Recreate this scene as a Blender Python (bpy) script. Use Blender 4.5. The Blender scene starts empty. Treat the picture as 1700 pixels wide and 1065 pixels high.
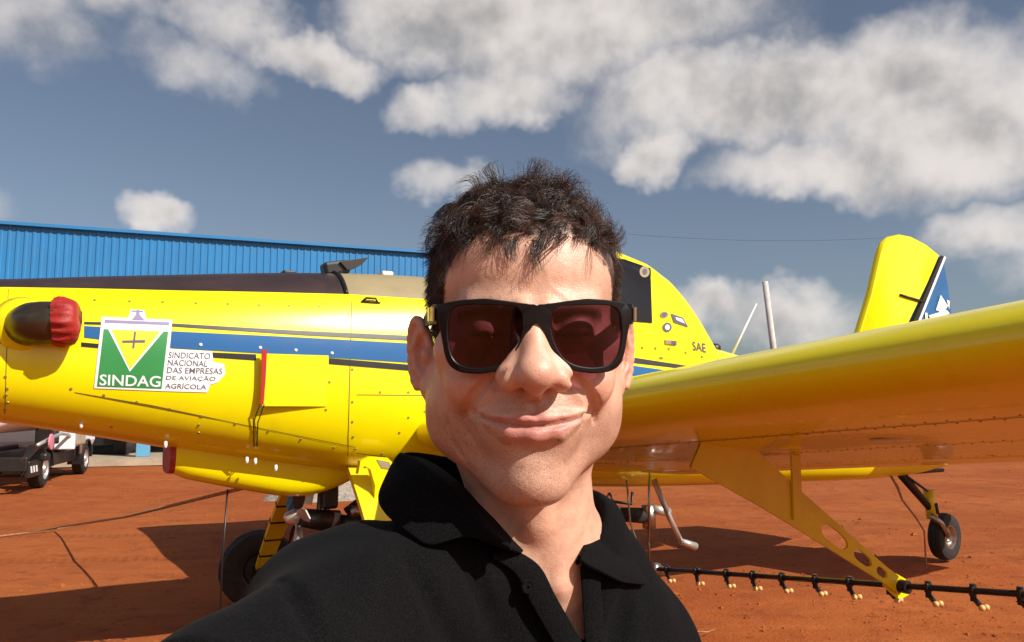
import bpy, bmesh, math, random
import numpy as np
from mathutils import Vector, Matrix
R = math.radians
random.seed(7); rng = np.random.default_rng(7)
scene = bpy.context.scene
COL = scene.collection

# ------------------------------------------------------------------ camera
F = 1334.0; HC = 1.5; PIT = math.atan(147.5 / F)          # focal length in photo pixels, eye height, upward tilt
cam_d = bpy.data.cameras.new('camera'); cam = bpy.data.objects.new('camera', cam_d); COL.objects.link(cam)
cam_d.sensor_width = 36; cam_d.lens = 36 * F / 1700; cam_d.clip_start = 0.01; cam_d.clip_end = 6000
cam.location = (0, 0, HC); cam.rotation_euler = (math.pi / 2 + PIT, 0, 0)
scene.camera = cam
scene.render.resolution_x = 1024; scene.render.resolution_y = 642
CP = np.array([0, 0, HC]); FW = np.array([0, math.cos(PIT), math.sin(PIT)])
UP = np.array([0, -math.sin(PIT), math.cos(PIT)]); RT = np.array([1., 0, 0])

# ------------------------------------------------------------------ sun + sky
SUN_AZ = R(56); SUN_EL = R(39)                              # azimuth to the right of straight behind the camera
SD = Vector((math.sin(SUN_AZ) * math.cos(SUN_EL), -math.cos(SUN_AZ) * math.cos(SUN_EL), math.sin(SUN_EL)))
sl = bpy.data.lights.new('sun', 'SUN'); sl.energy = 5.0; sl.angle = R(0.53); sl.color = (1, 0.94, 0.86)
so = bpy.data.objects.new('sun', sl); COL.objects.link(so)
so.rotation_euler = (-SD).to_track_quat('-Z', 'Y').to_euler(); so.location = (8, -10, 12)
vs = scene.view_settings; vs.view_transform = 'Standard'; vs.look = 'None'; vs.exposure = 0.32; vs.gamma = 1
vs.use_curve_mapping = False

class NT:
    """small node-tree writer"""
    def __init__(s, tree):
        s.t = tree; s.n = tree.nodes; s.l = tree.links
    def node(s, typ, **kw):
        n = s.n.new(typ)
        for k, v in kw.items(): setattr(n, k, v)
        return n
    def set(s, sock, v):
        if isinstance(v, bpy.types.NodeSocket): s.l.new(v, sock)
        else: sock.default_value = v
    def math(s, op, a, b=0.0, c=None, clamp=False):
        n = s.node('ShaderNodeMath', operation=op); n.use_clamp = clamp
        s.set(n.inputs[0], a); s.set(n.inputs[1], b)
        if c is not None: s.set(n.inputs[2], c)
        return n.outputs[0]
    def smooth(s, x, a, b, lo=0.0, hi=1.0):
        n = s.node('ShaderNodeMapRange', interpolation_type='SMOOTHSTEP')
        s.set(n.inputs['Value'], x); s.set(n.inputs['From Min'], a); s.set(n.inputs['From Max'], b)
        s.set(n.inputs['To Min'], lo); s.set(n.inputs['To Max'], hi)
        return n.outputs[0]
    def noise(s, vec, scale, detail=4, rough=0.55, dist=0.0, out=0):
        n = s.node('ShaderNodeTexNoise'); s.set(n.inputs['Vector'], vec)
        n.inputs['Scale'].default_value = scale; n.inputs['Detail'].default_value = detail
        n.inputs['Roughness'].default_value = rough; n.inputs['Distortion'].default_value = dist
        return n.outputs[out]
    def mix(s, fac, a, b, mode='MIX'):
        n = s.node('ShaderNodeMix', data_type='RGBA', blend_type=mode)
        s.set(n.inputs[0], fac); s.set(n.inputs[6], a); s.set(n.inputs[7], b)
        return n.outputs[2]
    def vmath(s, op, a, b=(0, 0, 0), scale=None):
        n = s.node('ShaderNodeVectorMath', operation=op); s.set(n.inputs[0], a); s.set(n.inputs[1], b)
        if scale is not None: s.set(n.inputs['Scale'], scale)
        return n.outputs[0]

def ray(px, py): return FW + RT * (px - 850) / F + UP * (532.5 - py) / F
def ground_at(px, py, z=0.0):
    r = ray(px, py); return CP + r * (z - HC) / r[2]

world = bpy.data.worlds.new('World'); scene.world = world; world.use_nodes = True
w = NT(world.node_tree); w.n.clear()
sky = w.node('ShaderNodeTexSky', sky_type='NISHITA'); sky.sun_disc = False
sky.sun_elevation = SUN_EL; sky.sun_rotation = math.pi - SUN_AZ
sky.altitude = 600; sky.air_density = 1.0; sky.dust_density = 2.6; sky.ozone_density = 1.6
tc = w.node('ShaderNodeTexCoord').outputs['Generated']
nrm = w.vmath('NORMALIZE', tc)
# cloud layer: a few cumulus banks where the photograph has them, thin scattered cloud elsewhere
wn = w.noise(nrm, 5.0, 3, 0.55, 0.0, out=1)
wn2 = w.noise(nrm, 17.0, 3, 0.6, 0.0, out=1)
warp = w.vmath('ADD', w.vmath('SCALE', w.vmath('SUBTRACT', wn, (.5, .5, .5)), scale=0.10),
               w.vmath('SCALE', w.vmath('SUBTRACT', wn2, (.5, .5, .5)), scale=0.06))
dv = w.vmath('NORMALIZE', w.vmath('ADD', nrm, warp))
def azel(vec):
    sp = w.node('ShaderNodeSeparateXYZ'); w.set(sp.inputs[0], vec)
    return w.math('ARCTAN2', sp.outputs[0], sp.outputs[1]), w.math('ARCSINE', sp.outputs[2]), sp.outputs[2]
az, el, zz = azel(dv)
BLOBS = [(930, 40, 350, 95, 1.0), (700, 20, 170, 75, .9), (520, 96, 100, 42, .9), (850, 150, 130, 52, .95), (715, 178, 85, 38, .7),
         (1340, 165, 370, 98, 1.0), (1580, 215, 260, 105, 1.0), (1140, 160, 150, 70, .9), (1400, 285, 230, 50, .9),
         (1085, 265, 55, 36, .85), (250, 362, 62, 32, .85), (1185, 500, 85, 42, .8), (1640, 372, 90, 45, .6), (1300, 520, 150, 50, .7),
         (40, 30, 120, 75, .42), (215, 5, 60, 38, .35), (330, 115, 85, 38, .25), (400, 45, 95, 42, .48), (740, 292, 62, 28, .45),
         (1790, 120, 200, 110, .8), (-160, 330, 120, 50, .6), (1900, 420, 220, 60, .7)]
dens = None; hs = None; ws = None
for (px, py, rx, ry, st) in BLOBS:
    r = ray(px, py); r = r / np.linalg.norm(r)
    a0 = math.atan2(r[0], r[1]); e0 = math.asin(r[2])
    k = F * (1 + ((px - 850) / F) ** 2) ** 0.5
    da = w.math('DIVIDE', w.math('SUBTRACT', az, a0), rx / k)
    de = w.math('DIVIDE', w.math('SUBTRACT', el, e0), ry / k)
    d2 = w.math('ADD', w.math('MULTIPLY', da, da), w.math('MULTIPLY', de, de))
    b = w.math('MULTIPLY', w.math('SUBTRACT', 1.0, d2), st)
    b = w.math('MAXIMUM', b, -1.0)
    bw = w.math('POWER', w.math('MAXIMUM', b, 0.0001), 1.5); hb = w.math('MULTIPLY', bw, de)
    ws = bw if ws is None else w.math('ADD', ws, bw); hs = hb if hs is None else w.math('ADD', hs, hb)
    dens = b if dens is None else w.math('SMOOTH_MAX', dens, b, 0.25)
# everywhere: broken fair-weather cloud of the same kind
glob = w.noise(nrm, 2.6, 3, 0.55, 0.0)
above = w.math('GREATER_THAN', zz, -0.02)
sp0 = w.node('ShaderNodeSeparateXYZ'); w.set(sp0.inputs[0], nrm)
behind = w.smooth(sp0.outputs[1], 0.72, 0.45)               # fair-weather banks go on round the rest of the sky
gl = w.math('MULTIPLY', w.math('MULTIPLY', w.math('SUBTRACT', glob, 0.54), 6.0), behind)
dens = w.math('MAXIMUM', dens, w.math('SUBTRACT', gl, w.math('SUBTRACT', 1.0, behind)))
fine = w.noise(nrm, 24.0, 5, 0.6, 0.0)
med = w.noise(nrm, 9.0, 3, 0.55, 0.0)
rag = w.math('ADD', w.math('MULTIPLY', w.math('SUBTRACT', fine, 0.5), 0.75), w.math('MULTIPLY', w.math('SUBTRACT', med, 0.5), 0.75))
dn = w.math('ADD', dens, rag)
cov = w.smooth(dn, -0.50, 0.95)
cov = w.math('MULTIPLY', w.math('MULTIPLY', cov, above), 0.93)
# self shading of the cloud: sample the billow noise a little towards the sun
off = w.vmath('ADD', nrm, tuple(SD * 0.05))
med2 = w.noise(off, 9.0, 3, 0.55, 0.0); fine2 = w.noise(w.vmath('ADD', nrm, tuple(SD * 0.018)), 24.0, 5, 0.6, 0.0)
slope = w.math('ADD', w.math('MULTIPLY', w.math('SUBTRACT', med, med2), 2.0), w.math('MULTIPLY', w.math('SUBTRACT', fine, fine2), 0.7))
core = w.smooth(dn, 0.15, 1.25)
hrel = w.math('DIVIDE', hs, w.math('ADD', ws, 0.02))
big = w.noise(nrm, 4.3, 2, 0.5, 0.0)
lum = w.math('SUBTRACT', w.math('ADD', 0.80, slope), w.math('MULTIPLY', core, 0.40))
lum = w.math('ADD', lum, w.math('ADD', w.math('MULTIPLY', hrel, 0.22), w.math('MULTIPLY', w.math('SUBTRACT', big, 0.5), 0.9)))
lum = w.smooth(lum, -0.35, 0.95)
ccol = w.mix(lum, (3.9, 3.8, 3.85, 1), (10.2, 9.5, 9.0, 1))
grey = w.node('ShaderNodeHueSaturation'); grey.inputs['Saturation'].default_value = 0.84; grey.inputs['Value'].default_value = 1.0
w.set(grey.inputs['Color'], sky.outputs[0])
skyc = w.mix(cov, grey.outputs[0], ccol)
bg = w.node('ShaderNodeBackground'); w.set(bg.inputs[0], skyc); bg.inputs[1].default_value = 0.066
wo = w.node('ShaderNodeOutputWorld'); w.l.new(bg.outputs[0], wo.inputs[0])

# ------------------------------------------------------------------ materials
def material(name, col, rough=0.5, metal=0.0, var=0.0, vscale=6.0, bump=0.0, bscale=40.0, col2=None, coat=0.0, spec=0.5, dirt=None):
    m = bpy.data.materials.new(name); m.use_nodes = True
    t = NT(m.node_tree); b = t.n['Principled BSDF']
    b.inputs['Roughness'].default_value = rough; b.inputs['Metallic'].default_value = metal
    b.inputs['Specular IOR Level'].default_value = spec
    b.inputs['Coat Weight'].default_value = coat; b.inputs['Coat Roughness'].default_value = 0.035
    co = t.node('ShaderNodeTexCoord').outputs['Object']
    c = (*col, 1)
    if var or col2:
        n = t.noise(co, vscale, 6, 0.6)
        c2 = (*col2, 1) if col2 else tuple(x * (1 - var) for x in col) + (1,)
        c = t.mix(t.smooth(n, 0.35, 0.68), c, c2)
        r = t.math('ADD', t.math('MULTIPLY', n, 0.25), rough - 0.1); t.set(b.inputs['Roughness'], r)
    if dirt:
        n2 = t.noise(co, 3.1, 8, 0.7, 0.4)
        c = t.mix(t.math('MULTIPLY', t.smooth(n2, 0.5, 0.8), dirt[1]), c, (*dirt[0], 1))
    t.set(b.inputs['Base Color'], c)
    if bump:
        nb = t.noise(co, bscale, 5, 0.6); bn = t.node('ShaderNodeBump'); bn.inputs['Strength'].default_value = bump
        bn.inputs['Distance'].default_value = 0.01; t.set(bn.inputs['Height'], nb); t.l.new(bn.outputs[0], b.inputs['Normal'])
    return m

SOIL = (0.275, 0.064, 0.013)
M = {}
M['yellow'] = material('yellow paint', (0.82, 0.69, 0.001), 0.24, var=0.05, vscale=1.6, coat=0.3, spec=0.4, dirt=((0.55, 0.36, 0.01), 0.30))
M['yellow_dull'] = material('shaded yellow paint', (0.74, 0.56, 0.008), 0.32, var=0.1, vscale=5, dirt=((0.4, 0.2, 0.03), 0.45))  # duller yellow: the shade on hangers and gear legs is put into the colour
M['anti_glare'] = material('dark brown anti-glare paint', (0.035, 0.020, 0.020), 0.38, var=0.3, vscale=3, dirt=((0.12, 0.06, 0.03), 0.4))
M['olive'] = material('tan composite', (0.30, 0.24, 0.13), 0.5, var=0.15, vscale=4)
M['black'] = material('black paint', (0.012, 0.010, 0.010), 0.35, var=0.2)
M['blue'] = material('blue stripe paint', (0.012, 0.105, 0.30), 0.22, var=0.15, vscale=5, coat=0.4)
M['white'] = material('white vinyl', (0.80, 0.80, 0.80), 0.35, var=0.04)
M['green'] = material('green print', (0.03, 0.24, 0.06), 0.35, var=0.1)
M['vyellow'] = material('yellow print', (0.90, 0.62, 0.02), 0.35, var=0.06)
M['violet'] = material('violet grey print', (0.22, 0.18, 0.32), 0.4)
M['ink'] = material('grey print', (0.10, 0.09, 0.12), 0.4)
M['rubber'] = material('black rubber', (0.016, 0.014, 0.013), 0.75, var=0.3, vscale=20, bump=0.3, dirt=(SOIL, 0.35))
M['steel'] = material('brushed steel', (0.45, 0.42, 0.38), 0.3, metal=1.0, var=0.3, vscale=15)
M['alu'] = material('scuffed aluminium', (0.62, 0.60, 0.57), 0.35, metal=0.7, var=0.2, vscale=12)
M['dark_metal'] = material('dark metal', (0.035, 0.03, 0.028), 0.4, metal=0.5, var=0.3, vscale=15, dirt=(SOIL, 0.25))
M['soot'] = material('heat-darkened exhaust metal', (0.10, 0.075, 0.05), 0.24, metal=0.75, var=0.4, vscale=5, dirt=((0.25, 0.12, 0.03), 0.35))
M['red_fabric'] = material('red vinyl cover', (0.36, 0.018, 0.013), 0.5, var=0.25, vscale=14, bump=0.5, bscale=45)
M['red'] = material('red plastic', (0.42, 0.015, 0.01), 0.35, var=0.15)
M['glass'] = material('dark cockpit glass', (0.010, 0.008, 0.009), 0.05, var=0.1)
M['brass'] = material('amber nozzle tip', (0.72, 0.46, 0.17), 0.35, var=0.1)
M['rivet'] = material('fastener heads', (0.30, 0.24, 0.05), 0.4, metal=0.3)
M['seam'] = material('panel gap', (0.16, 0.11, 0.01), 0.6)
M['rope'] = material('dusty rope', (0.40, 0.20, 0.10), 0.9, var=0.3, vscale=30)
M['concrete'] = material('dusty concrete', (0.42, 0.33, 0.23), 0.85, var=0.25, vscale=3, bump=0.3)
M['hangar_blue'] = material('blue sheet metal', (0.022, 0.19, 0.44), 0.42, var=0.12, vscale=0.6, dirt=((0.10, 0.17, 0.24), 0.25))
M['hangar_light'] = material('light blue steel', (0.11, 0.32, 0.50), 0.45, var=0.15, vscale=2)
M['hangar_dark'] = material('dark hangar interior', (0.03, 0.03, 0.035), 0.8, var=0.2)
M['wood'] = material('pale weathered pole', (0.55, 0.52, 0.48), 0.8, var=0.2, vscale=3)

def build(name, verts, faces, mat=None, parent=None, smooth=False, auto=None):
    me = bpy.data.meshes.new(name); me.from_pydata([tuple(map(float, v)) for v in verts], [], faces); me.update()
    if smooth: me.polygons.foreach_set('use_smooth', [True] * len(me.polygons))
    o = bpy.data.objects.new(name, me); COL.objects.link(o)
    if mat: me.materials.append(M[mat] if isinstance(mat, str) else mat)
    if parent: o.parent = parent
    if auto is not None:
        bm = bmesh.new(); bm.from_mesh(me)
        for e in bm.edges:
            if len(e.link_faces) == 2 and e.calc_face_angle(0) > R(auto): e.smooth = False
        bm.to_mesh(me); bm.free()
        me.polygons.foreach_set('use_smooth', [True] * len(me.polygons))
    return o
def empty(name, loc, rz=0.0):
    o = bpy.data.objects.new(name, None); COL.objects.link(o); o.location = loc; o.rotation_euler = (0, 0, rz); o.empty_display_size = 0.1
    return o
def tag(o, label=None, cat=None, group=None, kind=None):
    for k, v in (('label', label), ('category', cat), ('group', group), ('kind', kind)):
        if v: o[k] = v
    return o

class MB:
    """collects simple shapes into one mesh"""
    def __init__(s): s.v = []; s.f = []
    def add(s, v, f):
        o = len(s.v); s.v += [tuple(x) for x in v]; s.f += [tuple(i + o for i in q) for q in f]; return s
    def box(s, c, d, rot=None, bev=0.0):
        x, y, z = [q / 2 for q in d]
        b = min(bev, x * .9, y * .9, z * .9)
        if b <= 0:
            v = [(sx * x, sy * y, sz * z) for sx in (-1, 1) for sy in (-1, 1) for sz in (-1, 1)]
            f = [(0, 1, 3, 2), (4, 6, 7, 5), (0, 4, 5, 1), (2, 3, 7, 6), (0, 2, 6, 4), (1, 5, 7, 3)]
        else:
            bm = bmesh.new(); bmesh.ops.create_cube(bm, size=1)
            bmesh.ops.scale(bm, vec=d, verts=bm.verts)
            bmesh.ops.bevel(bm, geom=bm.edges[:], offset=b, segments=2, affect='EDGES', profile=0.5)
            bm.verts.index_update(); v = [tuple(q.co) for q in bm.verts]; f = [tuple(q.index for q in p.verts) for p in bm.faces]; bm.free()
        if rot is not None: v = [rot @ Vector(q) for q in v]
        return s.add([(q[0] + c[0], q[1] + c[1], q[2] + c[2]) for q in v], f)
    def tube(s, pts, rad, n=8, cap=True):
        pts = [Vector(p) for p in pts]; m = len(pts)
        if not hasattr(rad, '__len__'): rad = [rad] * m
        v = []; prev = None
        for i, p in enumerate(pts):
            d = (pts[min(i + 1, m - 1)] - pts[max(i - 1, 0)])
            d = d.normalized() if d.length > 1e-9 else Vector((0, 0, 1))
            if prev is None:
                e = d.cross(Vector((0, 0, 1)) if abs(d.z) < .9 else Vector((1, 0, 0))).normalized()
            else:
                e = (prev - d * prev.dot(d)).normalized()
            prev = e; g = d.cross(e)
            v += [tuple(p + (e * math.cos(2 * math.pi * k / n) + g * math.sin(2 * math.pi * k / n)) * rad[i]) for k in range(n)]
        f = [(i * n + k, i * n + (k + 1) % n, (i + 1) * n + (k + 1) % n, (i + 1) * n + k) for i in range(m - 1) for k in range(n)]
        if cap: f += [tuple(range(n))[::-1], tuple((m - 1) * n + k for k in range(n))]
        return s.add(v, f)
    def prism(s, poly, axis_pts):
        """poly: list of 3-D points (planar outline), extruded by vector axis_pts"""
        n = len(poly); e = Vector(axis_pts)
        v = [tuple(p) for p in poly] + [tuple(Vector(p) + e) for p in poly]
        f = [tuple(range(n))[::-1], tuple(range(n, 2 * n))] + [(i, (i + 1) % n, n + (i + 1) % n, n + i) for i in range(n)]
        return s.add(v, f)
    def lathe(s, prof, c, ax, n=24):
        """prof: (radius, offset along ax)"""
        ax = Vector(ax).normalized(); e = ax.cross(Vector((0, 0, 1)) if abs(ax.z) < .9 else Vector((1, 0, 0))).normalized(); g = ax.cross(e); c = Vector(c)
        v = []; m = len(prof)
        for r, h in prof: v += [tuple(c + ax * h + (e * math.cos(2 * math.pi * k / n) + g * math.sin(2 * math.pi * k / n)) * max(r, 1e-4)) for k in range(n)]
        f = [(i * n + k, i * n + (k + 1) % n, (i + 1) * n + (k + 1) % n, (i + 1) * n + k) for i in range(m - 1) for k in range(n)]
        return s.add(v, f)
    def build(s, name, mat, parent=None, smooth=False, auto=None):
        return build(name, s.v, s.f, mat, parent, smooth, auto)

# ------------------------------------------------------------------ ground
def ground_material():
    m = bpy.data.materials.new('red earth'); m.use_nodes = True
    t = NT(m.node_tree); b = t.n['Principled BSDF']; b.inputs['Roughness'].default_value = 0.95; b.inputs['Specular IOR Level'].default_value = 0.15
    co = t.node('ShaderNodeTexCoord').outputs['Object']
    n1 = t.noise(co, 0.35, 6, 0.6); n2 = t.noise(co, 3.0, 8, 0.65, 0.3); n3 = t.noise(co, 45, 4, 0.6)
    st = t.node('ShaderNodeMapping'); st.inputs['Scale'].default_value = (0.7, 4.0, 1); t.l.new(co, st.inputs[0])
    n4 = t.noise(st.outputs[0], 1.2, 6, 0.6)
    c = t.mix(t.smooth(n1, .3, .7), (*SOIL, 1), (0.34, 0.094, 0.023, 1))
    c = t.mix(t.math('MULTIPLY', t.smooth(n4, .5, .72), .55), c, (0.38, 0.118, 0.033, 1))
    c = t.mix(t.math('MULTIPLY', t.smooth(n2, .48, .72), .8), c, (0.20, 0.047, 0.013, 1))
    c = t.mix(t.math('MULTIPLY', t.smooth(n3, .6, .75), .5), c, (0.15, 0.035, 0.011, 1))
    # old tyre tracks pressed into the earth
    sp = t.node('ShaderNodeSeparateXYZ'); t.l.new(co, sp.inputs[0]); trk = None
    for a_, off_, sc_ in ((.62, 6.2, .35), (-.35, 13.0, .2), (.18, 9.6, -.3)):
        wob = t.math('MULTIPLY', t.math('SINE', t.math('MULTIPLY', sp.outputs[0], sc_)), 0.5)
        dd = t.math('SUBTRACT', t.math('SUBTRACT', sp.outputs[1], t.math('MULTIPLY', sp.outputs[0], a_)), t.math('ADD', wob, off_))
        for q_ in (-.8, .8):
            m_ = t.smooth(t.math('ABSOLUTE', t.math('SUBTRACT', dd, q_)), 0.20, 0.10)
            trk = m_ if trk is None else t.math('MAXIMUM', trk, m_)
    tread = t.math('MULTIPLY', trk, t.smooth(t.math('SINE', t.math('MULTIPLY', t.math('ADD', sp.outputs[0], t.math('MULTIPLY', sp.outputs[1], .4)), 60.0)), -.3, .5))
    trk = t.math('MULTIPLY', t.math('ADD', t.math('MULTIPLY', trk, .45), t.math('MULTIPLY', tread, .55)), t.smooth(n1, .36, .56))
    c = t.mix(t.math('MULTIPLY', trk, .38), c, (0.20, 0.048, 0.012, 1))
    t.set(b.inputs['Base Color'], c)
    n2 = t.math('SUBTRACT', n2, t.math('MULTIPLY', trk, .25))
    h = t.math('ADD', t.math('MULTIPLY', n2, 0.7), t.math('ADD', t.math('MULTIPLY', n3, 0.25), t.math('MULTIPLY', n4, 0.5)))
    bn = t.node('ShaderNodeBump'); bn.inputs['Strength'].default_value = 0.7; bn.inputs['Distance'].default_value = 0.06
    t.set(bn.inputs['Height'], h); t.l.new(bn.outputs[0], b.inputs['Normal'])
    return m
M['soil'] = ground_material()
def hgt(x, y):
    d = math.hypot(x, y)
    k = max(0, min(1, (d - 2) / 6)) * max(0, min(1, (60 - d) / 30))
    return 0.012 * k * (math.sin(x * 1.7 + y * .6) + math.sin(y * 2.3 - x * .9) + .6 * math.sin(x * 4.1 + 1.3 * y)) - 0.02 * k
xs = [-3000, -900, -300, -120, -60] + list(np.linspace(-30, 30, 121)) + [60, 120, 300, 900, 3000]
ys = [-3000, -900, -300, -60] + list(np.linspace(-12, 44, 113)) + [80, 160, 400, 1200, 3000]
gv = [(x, y, hgt(x, y)) for y in ys for x in xs]; nx = len(xs)
gf = [(j * nx + i, j * nx + i + 1, (j + 1) * nx + i + 1, (j + 1) * nx + i) for j in range(len(ys) - 1) for i in range(nx - 1)]
g = build('ground', gv, gf, 'soil', smooth=True); tag(g, kind='structure', label='bare red earth of the airfield apron')
# loose clods and pebbles (real little stones, uncountable)
pv = MB()
ico = [(0, 0, 1)] + [(math.cos(k * 2.094), math.sin(k * 2.094), 0) for k in range(3)] + [(0, 0, -.5)]
icf = [(0, 1, 2), (0, 2, 3), (0, 3, 1), (4, 2, 1), (4, 3, 2), (4, 1, 3)]
for i in range(4200):
    px = random.uniform(-100, 1800); py = 720 + 340 * random.random() ** 1.3
    p = ground_at(px, py); 
    if p[1] > 26 or p[1] < 1.5: continue
    s_ = random.uniform(.004, .017) * (1 + .5 * random.random()) * (2.4 if random.random() < .05 else 1); a_ = random.random() * 6.3
    sx, sy, sz = s_ * random.uniform(.7, 1.4), s_ * random.uniform(.7, 1.4), s_ * random.uniform(.4, .8)
    z0 = hgt(p[0], p[1])
    pv.add([(p[0] + sx * (x * math.cos(a_) - y * math.sin(a_)), p[1] + sy * (x * math.sin(a_) + y * math.cos(a_)), z0 + sz * z * .9) for x, y, z in ico], icf)
tag(pv.build('pebbles', 'soil'), kind='stuff', label='loose clods and pebbles on the red earth')
# ------------------------------------------------------------------ hangar
def hangar():
    base = ground_at(237, 768)
    r0, r1 = ray(-60, 366), ray(695, 418)
    lo, hi = 3.0, 14.0
    for _ in range(60):                                    # eave height such that the wall stands on the slab seen under the cowling
        hh = (lo + hi) / 2
        A0 = CP + r0 * (hh - HC) / r0[2]; A1 = CP + r1 * (hh - HC) / r1[2]
        d = A1 - A0; t = (base[0] / base[1]); k = (A0[1] * t - A0[0]) / (d[0] - d[1] * t)
        if (A0 + d * k)[1] < base[1]: lo = hh
        else: hi = hh
    d = (A1 - A0); L = np.linalg.norm(d); d /= L
    start = A0 - d * 8; L = L + 8 + 6.5
    rz = math.atan2(d[1], d[0])
    e = empty('hangar', (start[0], start[1], 0), rz)       # local x along the wall, local y away from the camera
    tag(e, 'long blue corrugated metal hangar standing behind the airplane', 'hangar')
    zb = 2.6; D = 14.0
    def corr(name, x0, x1, y, zlo, zhi, parent, mat):
        v = []; f = []; p = 0.20; x = x0
        prof = [(0, 0), (.05, 0), (.075, -.02), (.125, -.02), (.15, 0)]
        pts = []
        while x < x1:
            pts += [(x + a, y + b) for a, b in prof]; x += p
        for a, b in pts: v += [(a, b, zlo), (a, b, zhi)]
        f = [(2 * i, 2 * i + 2, 2 * i + 3, 2 * i + 1) for i in range(len(pts) - 1)]
        return build(name, v, f, mat, parent)
    corr('wall_cladding', 0, L, 0, zb, hh - .05, e, 'hangar_blue')
    MB().box((L / 2, -.05, hh), (L + .2, .22, .09)).build('eave_flashing', 'hangar_blue', e)
    MB().box((L / 2, -.02, zb), (L, .2, .14)).build('bottom_rail', 'hangar_light', e)
    MB().prism([(0, 0, hh + .05), (0, D, hh + .05), (0, D / 2, hh + .9)], (L, 0, 0)).build('roof', 'hangar_blue', e)
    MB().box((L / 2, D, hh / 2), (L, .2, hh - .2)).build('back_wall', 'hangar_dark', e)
    for x in (0.1, L - .1): MB().box((x, D / 2, hh / 2), (.2, D - .4, hh - .1)).build('end_wall', 'hangar_blue', e)
    MB().box((L / 2, D / 2 - .4, .09), (L + 1, D + 1.6, .18)).build('floor_slab', 'concrete', e)
    xc = float(np.dot(np.array([base[0], base[1], 0]) - np.array([start[0], start[1], 0]), np.array([d[0], d[1], 0])))
    for k in range(-4, 5):
        x = xc + k * 4.6
        if .3 < x < L - .3: MB().box((x, -.10, (zb + .18) / 2), (.36, .26, zb - .18), bev=.015).build('column', 'hangar_light', e)
    # farm machine parked in the open bay
    mach = empty('sprayer_tank', (start[0] + d[0] * (xc - 1.4) - d[1] * 1.6, start[1] + d[1] * (xc - 1.4) + d[0] * 1.6, .18), rz)
    tag(mach, 'light blue machine hood parked inside the open hangar bay', 'machine')
    MB().box((0, 0, .95), (1.9, 1.0, .42), bev=.12).build('hood', 'hangar_light', mach)
    MB().box((0, 0, .50), (2.2, .9, .46), bev=.05).build('chassis', 'black', mach)
    for x in (-.8, .8):
        for y in (-.48, .48): MB().lathe([(.01, -.1), (.28, -.1), (.3, -.05), (.3, .05), (.28, .1), (.01, .1)], (x, y, .30), (0, 1, 0), 18).build('wheel', 'rubber', mach, smooth=True)
hangar()

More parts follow.
